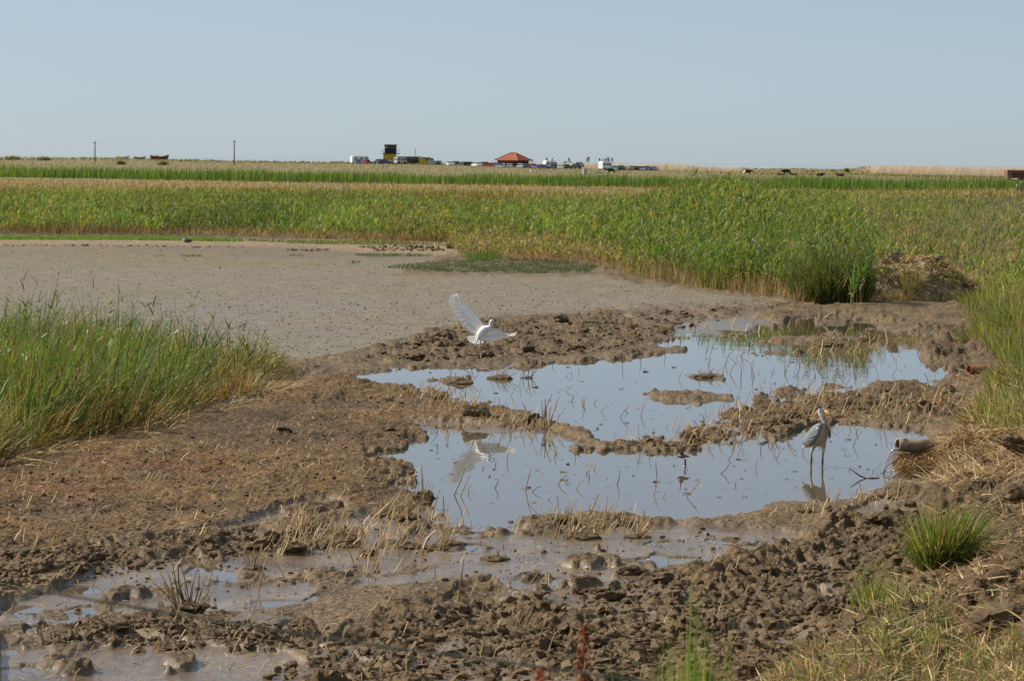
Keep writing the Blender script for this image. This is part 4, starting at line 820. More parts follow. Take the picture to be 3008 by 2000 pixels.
grass_tuft('reed_clump', 1915, 694, 170, 150, 1300, [(0.06, 0.11, 0.025), G1, OLIVE, (0.10, 0.09, 0.035)], 'tall dark reed clump at the right end of the thicket', 'reed clump', .2, .2, .018, True, (.10, .07, .03))
grass_tuft('reed_clump', 1700, 665, 170, 115, 500, [G1, G2, G3], 'green reed clump at the front of the thicket', 'reed clump', .2, .15, .02, True)
grass_tuft('rush_tussock', 1043, 573, 26, 18, 300, [(0.07, 0.10, 0.03), OLIVE], 'small dark rush tussock at the edge of the dried flat', 'rush tussock', .3, .1, .03)

for a, b, w, hh, n, cl, lab in ((2290, 760, 150, 80, 420, [G2, G3, G1, YG], 'lush green grass clump on the right bank above the far pool'), (2330, 870, 120, 85, 380, [G2, G3, OLIVE, TAN], 'drooping grass clump on the bank beside the rusty pipe'),
                                (2270, 960, 110, 80, 380, [TAN, G3, STRAW, OLIVE], 'straw-coloured grass clump hanging over the end of the strip'), (2340, 990, 90, 70, 260, [G2, G3, TAN], 'green leafy clump at the right edge above the drain pipe'), (2250, 690, 90, 60, 260, [G2, G3, YG], 'short green clump right of the earth heap')):
    grass_tuft('grass_tuft', a, b, w, hh, n, cl, lab, 'grass tuft', .5, .5, .014, bias=(-.25, -.2))
# ------------------------------------------------------------------ heap of dug earth
hp_ = ond(2120, 694); hp = Vector((hp_.x, hp_.y + 1.7, hp_.z - .05)); heap = empty('earth_heap', hp, 0, 'heap of dug pale earth and old straw beside the dark reed clump', 'earth heap')
n1, n2 = 90, 46; U_, V_ = np.meshgrid(np.linspace(-1, 1, n1), np.linspace(-1, 1, n2)); rad = np.hypot(U_, V_)
wx_, wy_ = U_ * 2.0, V_ * 1.3
hz = 1.15 * np.clip(1 - rad ** 2.2, 0, 1) * (1 + .22 * fbm(wx_ * 1.1, wy_ * 1.1, 3, 131)) + (.22 * cells(wx_ / .4, wy_ / .4, 132) + .12 * cells(wx_ / .2, wy_ / .2, 133)) * np.clip(1.3 - rad, 0, 1) - .12 * rad
ii = np.arange(n1 * n2).reshape(n2, n1); qd = np.stack([ii[:-1, :-1], ii[:-1, 1:], ii[1:, 1:], ii[1:, :-1]], -1).reshape(-1, 4)
M['earth'] = mat('dug_earth', (0.30, 0.225, 0.145), 0.9, 0.1, var=0.6, scale=4.5, bump=0.8)
heap.scale = (1.18, 1.0, 1.0)
obj('earth', mesh_np('earth', np.stack([wx_, wy_, hz], -1), qd, smooth=True), M['earth'], heap)
def heap_z(x, y): 
    i = np.clip(((x / 2.0 + 1) / 2 * (n1 - 1)).astype(int), 0, n1 - 1); j = np.clip(((y / 1.3 + 1) / 2 * (n2 - 1)).astype(int), 0, n2 - 1); return hz[j, i]
for k in range(26):
    c = obj('earth_clod', LM[k % 8], None, heap); x, y = rnd.uniform(-1.5, 1.5), rnd.uniform(-1.1, .2); c.location = (x, y, float(heap_z(np.array([x]), np.array([y]))[0]) + .02)
    r = rnd.uniform(.06, .17); c.scale = (r * 1.3, r, r * .9); c.rotation_euler = (rnd.random(), rnd.random(), rnd.random() * 6); c.material_slots[0].link = 'OBJECT'; c.material_slots[0].material = M['earth']
n = 3600; x = rng.uniform(-2.0, 2.0, n); y = rng.uniform(-1.3, 1.0, n); a = rng.uniform(0, 6.28, n); P = np.stack([x, y, heap_z(x, y) + .01], -1)
c = pal(n, [TAN, STRAW, DRY, RUST, OLIVE, G3], [3, 3, 3, 1.5, 2, 2]) * 1.2; v, f, cc = ribbons(P, np.stack([np.cos(a), np.sin(a) - .3, rng.uniform(0, .9, n)], -1), rng.uniform(.12, .5, n), .020, .5, c, c, 3)
tag(obj('old_straw', mesh_np('old_straw', v, f, cc), M['straw'], heap), kind='stuff')
for k in range(22):
    x, y = rnd.uniform(-1.8, 1.8), rnd.uniform(-1.2, .4); z0 = float(heap_z(np.array([x]), np.array([y]))[0]); m_ = 46
    P = np.stack([x + rng.normal(0, .12, m_), y + rng.normal(0, .1, m_), np.full(m_, z0)], -1); dv = np.stack([rng.normal(rnd.uniform(-.6, .8), .45, m_), rng.normal(-.4, .3, m_), rng.uniform(.1, 1.1, m_)], -1)
    cset = [[TAN, STRAW, DRY], [OLIVE, YG, G3], [RUST, DRY, TAN], [G2, OLIVE, TAN]][k % 4]; c = pal(m_, cset); v, f, cc = ribbons(P, dv, rng.uniform(.25, .65, m_), .02, .7, c * .7, c, 4)
    obj('weed_bunch' if k % 4 in (1, 3) else 'straw_bunch', mesh_np('straw_bunch', v, f, cc), M['leaf'], heap)
grass_tuft('grass_tuft', 2095, 690, 30, 110, 150, [OLIVE, G3, TAN, YG], 'narrow upright grass wisp standing before the earth heap', 'grass tuft', .12, .15, .014)
grass_tuft('grass_tuft', 2150, 590, 46, 60, 170, [TAN, OLIVE, DRY], 'tan grass tussock on top of the earth heap', 'grass tuft', .35, .3, .02)
grass_tuft('grass_tuft', 2065, 690, 60, 50, 160, [TAN, OLIVE, YG, DRY], 'yellowing grass bunch at the foot of the earth heap', 'grass tuft', .5, .5, .016)

# ------------------------------------------------------------------ pipes
M['pipe'] = mat('dirty_clay_pipe', (0.17, 0.125, 0.08), 0.8, 0.15, var=0.75, scale=6, bump=0.3)
M['rust'] = mat('rusty_iron', (0.22, 0.085, 0.045), 0.85, 0.2, var=0.4, scale=9)
def pipe(name, c, d, L, r, m, label, ring=True):
    d = Vector(d).normalized(); t = empty(name, c, 0, label, 'pipe'); bm = bmesh.new(); n = 28
    s = d.cross(Vector((0, 0, 1))).normalized(); u = s.cross(d)
    def ringv(q, rr): return [bm.verts.new(d * q + s * rr * math.cos(6.2832 * k / n) + u * rr * math.sin(6.2832 * k / n)) for k in range(n)]
    R = [ringv(L, r * .8), ringv(0, r * .8), ringv(0, r), ringv(L * .5, r * 1.0), ringv(L, r)]
    for a, b in zip(R, R[1:]):
        for k in range(n): bm.faces.new((a[k], a[(k + 1) % n], b[(k + 1) % n], b[k]))
    bm_obj('barrel', bm, m, t, True)
    if ring:
        bm = bmesh.new(); R = [ringv(L * .0 - .004, r * .82), ringv(-.004, r * 1.05), ringv(L * .13, r * 1.05), ringv(L * .13, r * .98)]
        for a, b in zip(R, R[1:]):
            for k in range(n): bm.faces.new((a[k], a[(k + 1) % n], b[(k + 1) % n], b[k]))
        bm_obj('collar', bm, mat('pale_collar', (0.28, 0.23, 0.165), 0.8, 0.2, var=0.5, scale=12), t, True)
    return t
DP = 39.2; pc = atD(2637, 1305, DP); pe = atD(2775, 1316, DP + 0.2); pr = 38 / 2 * DP / F
pipe('drain_pipe', pc, pe - pc, (pe - pc).length + .12, pr, M['pipe'], 'round clay drain pipe jutting from the straw bank and pouring water')
D2 = 55.0; qc = atD(2846, 1085, D2); qe = atD(2910, 1092, D2 + .25)
pipe('rusty_pipe', qc, qe - qc, .8, 0.085, M['rust'], 'short rusty pipe end half hidden in the grass of the right bank', False)
M['spray'] = mat('falling_water', (0.42, 0.45, 0.47), 0.08, 0.8, var=0.3)
bm = bmesh.new(); b0 = pc + Vector((-.01, 0, -pr * .75)); tp = []
for k in range(9):
    t = k / 8; tp.append((b0.x - .17 * t ** .7, b0.y - .02, b0.z * (1 - t * t) + .0))
tube(bm, tp, [.016, .022, .015, .012, .008, .009, .006, .010, .018], 7); 
wj = bm_obj('water_jet', bm, M['spray'], None, True); tag(wj, 'thin stream of bright water falling from the clay drain pipe', 'water jet')
bm = bmesh.new()
for k in range(90):
    e = Vector((tp[-1][0] + rnd.gauss(.03, .10), tp[-1][1] + rnd.gauss(-.1, .35), abs(rnd.gauss(0, .03)))); bmesh.ops.create_icosphere(bm, subdivisions=1, radius=rnd.uniform(.004, .013), matrix=Matrix.Translation(e))
tag(bm_obj('water_splash', bm, M['spray'], None, True), 'sparkling splash drops where the pipe water meets the pool', kind='stuff')
# straw mass hanging under the pipe
n = 2600; P = []
for k in range(n):
    x = rnd.uniform(0.05, 1.3); y = rnd.uniform(-.45, .25); P.append((pc.x + x - .05, pc.y + y, max(0.0, (pc.z - pr - .02 + x * .10) * (1 - max(0, -y) * 1.1) - abs(rnd.gauss(0, .07)))))
P = np.array(P); a = rng.uniform(0, 6.28, n); c = pal(n, [RUST, DRY, TAN, (0.17, .095, .04)], [3, 3, 1.6, 2])
v, f, cc = ribbons(P, np.stack([np.cos(a) - .2, np.sin(a) * .6 - .2, rng.uniform(-1.2, .2, n)], -1), rng.uniform(.08, .3, n), .011, .2, c, c, 3)
tag(obj('hanging_straw', mesh_np('hanging_straw', v, f, cc), M['straw']), 'rusty matted straw and roots hanging under the drain pipe', kind='stuff')
n = 1500; x = rng.uniform(.55, 1.5, n); y = rng.uniform(-.5, .45, n); P = np.stack([pc.x + x, pc.y + y, pc.z - .05 + .12 * (x - .5) + np.clip(.16 - y * y * .9, -.3, .2) * sst(.5, .75, x)], -1); a = rng.uniform(0, 6.28, n); c = pal(n, [STRAW, TAN, DRY, RUST], [2, 3, 3, 2])
v, f, cc = ribbons(P, np.stack([np.cos(a), np.sin(a) * .7 - .2, rng.uniform(-.5, .4, n)], -1), rng.uniform(.12, .4, n), .012, .3, c, c, 3)
tag(obj('heaped_straw', mesh_np('heaped_straw', v, f, cc), M['straw']), 'tan straw heaped over the buried end of the drain pipe', kind='stuff')
bm = bmesh.new()
sm_ = lump_mesh('straw_bank', 77, 3, .3, .8); bo = obj('straw_bank', sm_, mat('rooty_earth', (0.10, 0.065, 0.038), .9, .1, var=.4, scale=5, bump=.6), None, (pc.x + .75, pc.y + .15, pc.z * .2)); bo.scale = (.72, .38, pc.z * .62)
tag(bo, 'rooty earth hump that carries the drain pipe', 'earth hump'); bm.free()

# ------------------------------------------------------------------ birds
def skin(name, pts, edges, rad, m, root=0, sub=2, parent=None):
    me = bpy.data.meshes.new(name); me.from_pydata([tuple(p) for p in pts], edges, []); o = bpy.data.objects.new(name, me); link(o, parent)
    o.modifiers.new('skin', 'SKIN'); ss = o.modifiers.new('sub', 'SUBSURF'); ss.levels = sub; ss.render_levels = sub
    for i, r in enumerate(rad): me.skin_vertices[0].data[i].radius = r if isinstance(r, tuple) else (r, r)
    for i in range(len(pts)): me.skin_vertices[0].data[i].use_root = (i == root)
    o.data.materials.append(m)
    dg = bpy.context.evaluated_depsgraph_get(); nm = bpy.data.meshes.new_from_object(o.evaluated_get(dg)); o.modifiers.clear(); o.data = nm; nm.name = name
    for p in nm.polygons: p.use_smooth = True
    return o
def colour(o, fn):
    me = o.data; V = np.array([v.co[:] for v in me.vertices]); c = np.ones((len(V), 4)); c[:, :3] = fn(V); a = me.attributes.new('Col', 'FLOAT_COLOR', 'POINT'); a.data.foreach_set('color', c.astype(np.float32).ravel())
def attrmat(name, rough=.6, spec=.2, scale=80):
    m, t = newmat(name); N = t.nodes; L = t.links; a = N.new('ShaderNodeAttribute'); a.attribute_name = 'Col'; p = N.new('ShaderNodeBsdfPrincipled'); o = N.new('ShaderNodeOutputMaterial')
    tc = N.new('ShaderNodeTexCoord'); nz = N.new('ShaderNodeTexNoise'); nz.inputs['Scale'].default_value = scale; L.new(tc.outputs['Object'], nz.inputs[0]); b = N.new('ShaderNodeBump'); b.inputs['Strength'].default_value = .4; b.inputs['Distance'].default_value = .004
    L.new(nz.outputs['Fac'], b.inputs['Height']); L.new(b.outputs[0], p.inputs['Normal']); p.inputs['Roughness'].default_value = rough; p.inputs['Specular IOR Level'].default_value = spec
    L.new(a.outputs[0], p.inputs['Base Color']); L.new(p.outputs[0], o.inputs[0]); return m
M['plumage'] = attrmat('plumage')
M['bill'] = mat('orange_bill', (0.46, 0.28, 0.10), .5, .4, var=.15); M['eye'] = mat('yellow_eye', (.6, .5, .05), .2, .5); M['ink'] = mat('black_feather', (.015, .015, .018), .6, .2); M['wgrey'] = mat('grey_feather', (0.185, 0.195, 0.205), .7, .15, var=.2, scale=40, bump=.3)
M['pale'] = mat('white_feather', (.78, .77, .72), .7, .15, var=.06)

HD = 39.57; HB = at(2385, 1372); k_ = HB.y / F
def hq(zx, zy, dep=0): return Vector(((zx - 800) / 6.815 * k_, dep, (1377 - zy) / 6.815 * k_))
her = empty('grey_heron', Vector((at(2280 + 800 / 6.815, 1372).x, HB.y, 0)), 0, 'grey heron standing in the near pool, head turned to the right', 'heron')
pts = [hq(820, 760, .06), hq(690, 900, .17), hq(600, 985, .24), hq(930, 640, -.03), hq(975, 560, -.06), hq(940, 440, -.07), hq(880, 340, -.05), hq(838, 255, -.03), hq(850, 185, -.03), hq(915, 205, -.05), hq(965, 240, -.06),
       hq(760, 920, .05), hq(730, 985, .04), hq(705, 1130, .04), hq(704, 1265, .05), hq(705, 1377, .04), hq(707, 1440, .04),
       hq(945, 920, .02), hq(948, 990, .01), hq(932, 1130, .01), hq(928, 1290, .02), hq(925, 1377, .01), hq(926, 1440, .01),
       hq(700, 1446, -.06), hq(930, 1446, -.09)]
edg = [(0, 1), (1, 2), (0, 3), (3, 4), (4, 5), (5, 6), (6, 7), (7, 8), (8, 9), (9, 10), (0, 11), (11, 12), (12, 13), (13, 14), (14, 15), (15, 16), (0, 17), (17, 18), (18, 19), (19, 20), (20, 21), (21, 22), (16, 23), (22, 24)]
u_ = k_ / 6.815
rd = [(150 * u_, 165 * u_), (110 * u_, 120 * u_), 40 * u_, (130 * u_, 125 * u_), 72 * u_, 48 * u_, 42 * u_, 42 * u_, (50 * u_, 52 * u_), 36 * u_, 22 * u_] + [60 * u_, 40 * u_, 19 * u_, 24 * u_, 16 * u_, 14 * u_] + [60 * u_, 40 * u_, 19 * u_, 25 * u_, 16 * u_, 14 * u_] + [8 * u_, 8 * u_]
hb = skin('body', pts, edg, rd, M['plumage'], 0, 2, her)
def hcol(V):
    zx = V[:, 0] / u_ + 800; zy = 1377 - V[:, 2] / u_; c = np.empty((len(V), 3)); c[:] = (.42, .345, .25)
    c[(zy < 560)] = (.55, .48, .36); c[(zy < 330)] = (.74, .72, .66); c[(zy < 230) & (zx < 890)] = (.78, .77, .74)
    c[(zx < 780) & (zy > 560) & (zy < 930)] = (.185, .195, .205); c[(zy > 900) & (zy < 945) & (V[:, 1] > .05) & (zx > 740)] = (.05, .05, .05)
    c[(zy > 985)] = (.50, .45, .35); c[(zy > 1090)] = (.30, .22, .16); c[(zy > 1220)] = (.14, .09, .08)
    return c
colour(hb, hcol)
bm = bmesh.new(); tube(bm, [hq(945, 228, -.065), hq(1040, 295, -.11), hq(1135, 378, -.14)], [32 * u_, 24 * u_, 5 * u_], 8); bl = bm_obj('bill', bm, M['bill'], her, True)
for e in ((905, 205, -.115), ):
    bm = bmesh.new(); bmesh.ops.create_uvsphere(bm, u_segments=10, v_segments=8, radius=11 * u_, matrix=Matrix.Translation(hq(915, 205, -.05 - 34 * u_))); bm_obj('eye', bm, M['eye'], her, True)
bm = bmesh.new(); tube(bm, [hq(905, 190, -.05 - 36 * u_), hq(870, 162, -.03 - 40 * u_), hq(825, 158, -.03 - 30 * u_), hq(765, 205, -.02), hq(735, 245, -.01)], [5 * u_, (12 * u_, 14 * u_), (13 * u_, 15 * u_), 9 * u_, 4 * u_], 8); bm_obj('crest', bm, M['ink'], her, True)
for xs in ([(925, 330), (945, 400), (968, 500), (965, 620), (972, 780)], [(975, 420), (992, 520), (1008, 640), (1022, 790)], [(905, 380), (930, 470), (948, 560)]):
    bm = bmesh.new(); n_ = len(xs); tube(bm, [hq(x, y, -.07 - (48 if y < 560 else 118 if y < 700 else 122) * u_ + (0.012 if y < 520 else 0)) for x, y in xs], [7 * u_] * (n_ - 1) + [3 * u_], 6); bm_obj('throat_streak', bm, M['ink'], her, True)
def shell(name, outline, dep, thick, m, parent, q, bulge=0.05):       # a folded wing: a bulging closed shell
    bm = bmesh.new(); n = len(outline); cx = sum(p[0] for p in outline) / n; cy = sum(p[1] for p in outline) / n; rings = []
    for s, b in ((1, 0), (.8, .7), (.45, .95)): rings.append([bm.verts.new(q(cx + (x - cx) * s, cy + (y - cy) * s, dep(x, y) * s + dep(cx, cy) * (1 - s) - bulge * b)) for x, y in outline])
    top = bm.verts.new(q(cx, cy, dep(cx, cy) - bulge)); back = [bm.verts.new(q(x, y, dep(x, y) + thick)) for x, y in outline]
    for a, b in zip(rings, rings[1:]):
        for k in range(n): bm.faces.new((a[k], a[(k + 1) % n], b[(k + 1) % n], b[k]))
    for k in range(n):
        bm.faces.new((rings[-1][k], rings[-1][(k + 1) % n], top)); bm.faces.new((rings[0][k], back[k], back[(k + 1) % n], rings[0][(k + 1) % n]))
    bm.faces.new(back); return bm_obj(name, bm, m, parent, True)
w1 = shell('wing', [(900, 470), (820, 490), (740, 550), (660, 660), (590, 770), (553, 890), (565, 950), (640, 955), (730, 905), (790, 830), (850, 740), (862, 600)], lambda x, y: -.10 + .30 * max(0, (880 - x)) / 330, .06, M['wgrey'], her, hq, .05)
for i, pts_ in enumerate([[(700, 900), (640, 935), (570, 930)], [(760, 830), (680, 890), (590, 900)], [(800, 750), (720, 830), (610, 860)], [(820, 690), (740, 760), (640, 800)]]):
    bm = bmesh.new(); tube(bm, [hq(x, y, -.145 + .30 * max(0, 880 - x) / 330) for x, y in pts_], [(14 * u_, 9 * u_), (24 * u_, 9 * u_), (6 * u_, 5 * u_)], 6); bm_obj('feather', bm, M['wgrey'], w1, True)
bm = bmesh.new(); tube(bm, [hq(835, 575, -.155), hq(790, 572, -.14), hq(760, 590, -.12)], [5 * u_, 16 * u_, 6 * u_], 7); bm_obj('shoulder_patch', bm, M['pale'], w1, True)
shell('wing', [(1000, 500), (1055, 560), (1092, 660), (1090, 760), (1060, 800), (1040, 700), (1010, 600)], lambda x, y: .02, .06, mat('right_wing_feather', (.20, .205, .21), .7, .15), her, hq, .02)  # right wing, nearly the same grey as the other one
bm = bmesh.new(); tube(bm, [hq(690, 930, .16), hq(620, 985, .24), hq(558, 1015, .27)], [(55 * u_, 25 * u_), (48 * u_, 18 * u_), (22 * u_, 8 * u_)], 8); bm_obj('tail', bm, M['pale'], her, True)

# the egret, flying in over the pool
ED = F * H / (1150 - HOR) ; EC = atD(1300 + 800 / 7.13, 840 + 900 / 7.13, ED); e_ = ED / F / 7.13
def eq(zx, zy, dep=0): return Vector(((zx - 800) * e_, dep, -(zy - 900) * e_))
egr = empty('little_egret', EC, 0, 'white egret landing with spread wings above the far pool', 'egret')
pts = [eq(830, 960, 0), eq(760, 1060, .05), eq(700, 1090, .08), eq(905, 880, -.03), eq(975, 870, -.06), eq(1008, 830, -.07), eq(1000, 760, -.06), eq(1030, 712, -.07), eq(1075, 745, -.09),
       eq(755, 1060, -.02), eq(725, 1130, -.05), eq(695, 1225, -.06), eq(742, 1310, -.05), eq(790, 1362, -.07),
       eq(815, 1090, -.02), eq(800, 1185, -.05), eq(768, 1310, -.05), eq(805, 1400, -.06), eq(808, 1500, -.07), eq(850, 1545, -.09)]
edg = [(0, 1), (1, 2), (0, 3), (3, 4), (4, 5), (5, 6), (6, 7), (7, 8), (0, 9), (9, 10), (10, 11), (11, 12), (12, 13), (0, 14), (14, 15), (15, 16), (16, 17), (17, 18), (18, 19)]
rd = [(105 * e_, 110 * e_), 85 * e_, 45 * e_, 85 * e_, 55 * e_, 38 * e_, 36 * e_, (44 * e_, 46 * e_), 20 * e_, 36 * e_, 26 * e_, 13 * e_, 14 * e_, 10 * e_, 36 * e_, 22 * e_, 13 * e_, 14 * e_, 12 * e_, 9 * e_]
eb = skin('body', pts, edg, rd, M['plumage'], 0, 2, egr)
colour(eb, lambda V: np.where((900 - V[:, 2] / e_)[:, None] > 1200, np.array([[.55, .46, .32]]), np.array([[.82, .81, .79]])))
bm = bmesh.new(); tube(bm, [eq(1062, 738, -.085), eq(1095, 775, -.11), eq(1126, 815, -.13)], [20 * e_, 14 * e_, 4 * e_], 7); bm_obj('bill', bm, mat('pale_horn_bill', (.30, .25, .16), .5, .3), egr, True)
bm = bmesh.new(); bmesh.ops.create_uvsphere(bm, u_segments=8, v_segments=6, radius=8 * e_, matrix=Matrix.Translation(eq(1050, 718, -.07 - 40 * e_))); bm_obj('eye', bm, M['ink'], egr, True)
M['quill'] = leafmat('white_quill', .5, .6, .1)
def egret_wing(lead, trail, dl, dt, nf):
    """lead / trail: outline points in the drawing; dl / dt: depth along them. Arm with coverts, then one mesh per flight feather."""
    w = empty_part('wing', egr)
    def samp(pl, t):
        L = [0]; 
        for a, b in zip(pl, pl[1:]): L.append(L[-1] + math.hypot(b[0] - a[0], b[1] - a[1]))
        return np.array([np.interp(t * L[-1], L, [p[0] for p in pl]), np.interp(t * L[-1], L, [p[1] for p in pl])])
    bm = bmesh.new(); T = [i / 12 for i in range(13)]
    tube(bm, [eq(*samp(lead, t), dl(t) + .005) for t in T], [(34 * (1 - .8 * t) * e_, 22 * (1 - .8 * t) * e_) for t in T], 8)
    arm = bm_obj('arm', bm, M['pale'], w, True)
    bm = bmesh.new(); rows = []
    for t in T:
        a, b = samp(lead, t), samp(trail, t); rows.append([[bm.verts.new(eq(*(a + (b - a) * s), dl(t) + (dt(t) - dl(t)) * s + th)) for s in (0, .25, .5, .68 - .25 * t)] for th in (-.008 * (1 - t), .008 * (1 - t) + .001)])
    for A, B in zip(rows, rows[1:]):
        for s in range(2):
            for k in range(3): bm.faces.new((A[s][k], A[s][k + 1], B[s][k + 1], B[s][k]))
        bm.faces.new((A[0][3], A[1][3], B[1][3], B[0][3])); bm.faces.new((A[0][0], B[0][0], B[1][0], A[1][0]))
    bm.faces.new([v for v in rows[0][0]] + rows[0][1][::-1]); bm.faces.new(rows[-1][0] + rows[-1][1][::-1])
    o = bm_obj('covert', bm, M['quill'], w, True); at3 = o.data.attributes.new('Col', 'FLOAT_COLOR', 'POINT'); at3.data.foreach_set('color', np.tile(np.array([.84, .83, .80, 1], np.float32), len(o.data.vertices)))
    for i in range(nf):
        t = i / (nf - 1); a = samp(lead, max(0, t - .06)); b = samp(trail, t); r = a + (b - a) * .25; tip = a + (b - a) * (rnd.uniform(0.97, 1.06) + (.05 if t > .62 else 0))
        R3, T3 = eq(*r, dl(t) * .75 + dt(t) * .25 + .004 + .002 * (i % 2)), eq(*tip, dt(t) + .004 + .002 * (i % 2)); d = (T3 - R3); ax = d.normalized(); sd = ax.cross(Vector((0, -1, .25))).normalized(); L = d.length
        wd = 22 * e_ * (1.1 if t < .6 else .8) * rnd.uniform(.85, 1.1); bm = bmesh.new(); rws = []
        for s, ww in ((0, .5), (.3, .9), (.7, 1.0), (.92, .75), (1.0, .22)):
            c = R3 + d * s + Vector((0, -.02 * s * s, 0)); rws.append([bm.verts.new(c - sd * wd * ww), bm.verts.new(c + Vector((0, -.003, 0))), bm.verts.new(c + sd * wd * ww)])
        for A, B in zip(rws, rws[1:]):
            for k in range(2): bm.faces.new((A[k], A[k + 1], B[k + 1], B[k]))
        o = bm_obj('feather', bm, M['quill'], w, True); me = o.data; at2 = me.attributes.new('Col', 'FLOAT_COLOR', 'POINT'); at2.data.foreach_set('color', np.tile(np.array([.80, .79, .76, 1], np.float32), len(me.vertices)))
def empty_part(name, parent):
    o = bpy.data.objects.new(name, None); link(o, parent); o.empty_display_size = .05; return o
egret_wing([(850, 830), (760, 720), (680, 620), (590, 520), (490, 435), (400, 350), (330, 250), (282, 182)], [(690, 1020), (600, 990), (500, 945), (420, 850), (330, 720), (250, 600), (180, 490), (135, 400), (120, 310), (140, 245), (190, 195), (235, 178), (275, 182)], lambda t: .02 + .22 * t, lambda t: .03 + .25 * t, 23)
egret_wing([(950, 930), (1010, 912), (1100, 905), (1180, 930), (1290, 972), (1400, 985), (1480, 965), (1552, 942)], [(840, 1110), (900, 1135), (1000, 1140), (1100, 1130), (1230, 1100), (1340, 1060), (1410, 1028), (1490, 1024), (1535, 990), (1556, 945)], lambda t: -.06 - .18 * t, lambda t: -.05 - .10 * t, 18)
for i in range(11):
    a = math.radians(172 - i * 11.5) ; c0 = (725, 1050); L = 190 if i < 5 else 165; tip = (c0[0] + 235 * math.cos(a) * .95, c0[1] + 175 * math.sin(a)); A, B = eq(*c0, .06), eq(*tip, .10); d = B - A; sd = d.normalized().cross(Vector((0, 1, 0))); bm = bmesh.new(); rws = []
    for s, ww in ((0, .35), (.5, .9), (.9, 1.0), (1.0, .5)):
        c = A + d * s + Vector((0, .003 * (i % 2), 0)); rws.append([bm.verts.new(c - sd * 26 * e_ * ww), bm.verts.new(c + Vector((0, -.004, 0))), bm.verts.new(c + sd * 26 * e_ * ww)])
    for P_, Q_ in zip(rws, rws[1:]):
        for k in range(2): bm.faces.new((P_[k], P_[k + 1], Q_[k + 1], Q_[k]))
    o = bm_obj('tail_feather', bm, M['quill'], egr, True); at2 = o.data.attributes.new('Col', 'FLOAT_COLOR', 'POINT'); at2.data.foreach_set('color', np.tile(np.array([.82, .81, .77, 1], np.float32), len(o.data.vertices)))

# duck resting on the far shore
dp_ = ond(428, 559); dk = empty('resting_duck', dp_, 0, 'small dark duck with a white breast resting on the far shore', 'duck'); q = 16 / F * dp_.y / 16
def dq(x, y, d=0): return Vector((x * dp_.y / F, d, y * dp_.y / F))
db = skin('body', [dq(5, 5), dq(-6, 7), dq(-9, 11), dq(-9.5, 14), dq(14, 6), dq(20, 5)], [(0, 1), (1, 2), (2, 3), (0, 4), (4, 5)], [.095, .08, .04, .045, .07, .015], M['plumage'], 0, 2, dk)
colour(db, lambda V: np.where((V[:, 0] < dq(-4, 0).x)[:, None] & (V[:, 2] < dq(0, 12.4).z)[:, None], np.array([[.75, .74, .72]]), np.where((V[:, 2] > dq(0, 12.4).z)[:, None], np.array([[.05, .07, .09]]), np.array([[.10, .11, .07]]))))
bm = bmesh.new(); tube(bm, [dq(-11, 14), dq(-14, 13.4), dq(-16, 13)], [.02, .015, .006], 6); bm_obj('bill', bm, M['ink'], dk, True)
# mud-capped stake with a white feather, in the pool
sp_ = at(2012, 1372); stk = empty('mud_capped_stake', sp_, 0, 'mud lump on a dark stake in the near pool, white fleck at its foot', 'stake'); g_ = sp_.y / F
bm = bmesh.new(); tube(bm, [(0, 0, -.1), (0, 0, .02), (.005, 0, 24 * g_)], [2.6 * g_, 2.6 * g_, 2.2 * g_], 8); bm_obj('post', bm, M['ink'], stk)
o = obj('mud_cap', LM[2], None, stk, (-.02, 0, 32 * g_)); o.scale = (17 * g_, 12 * g_, 8 * g_); o = obj('mud_cap', LM[5], None, stk, (-.045, .0, 42 * g_)); o.scale = (6 * g_, 6 * g_, 12 * g_)
o = obj('white_feather', lump_mesh('white_feather', 5, 2, .2, .8), M['pale'], stk, (-.01, -.02, .012)); o.scale = (.014, .014, .016)
yl = ond(1298, 1125); v, f, cc = ribbons(np.array([[-.05, 0, .03]]), np.array([[1, .1, .1]]), .11, .035, .1, np.array([[.55, .45, .08]]), np.array([[.5, .4, .1]]), 4, np.array([[0, .4, 1.]])); tag(obj('yellow_leaf', mesh_np('yellow_leaf', v, f, cc), M['leaf'], None, (yl.x, yl.y, .02)), 'yellow leaf floating above the dark clod in the near pool', 'leaf')
bm = bmesh.new(); a0, a1, a2, a3 = at(2060, 1105 * S, .12), None, None, None
fk = at(2545, 1405); g2 = fk.y / F; tube(bm, [(0, 0, .0), (-20 * g2, 0, 8 * g2), (-48 * g2, 0, 28 * g2)], [.009, .011, .007], 6); tube(bm, [(-2 * g2, 0, .0), (20 * g2, .02, 1.5 * g2), (40 * g2, .05, .5 * g2)], [.009, .008, .006], 6)
tag(bm_obj('forked_twig', bm, M['stalk_dark'], None, True, fk), 'forked twig lying in the water right of the heron', 'twig')

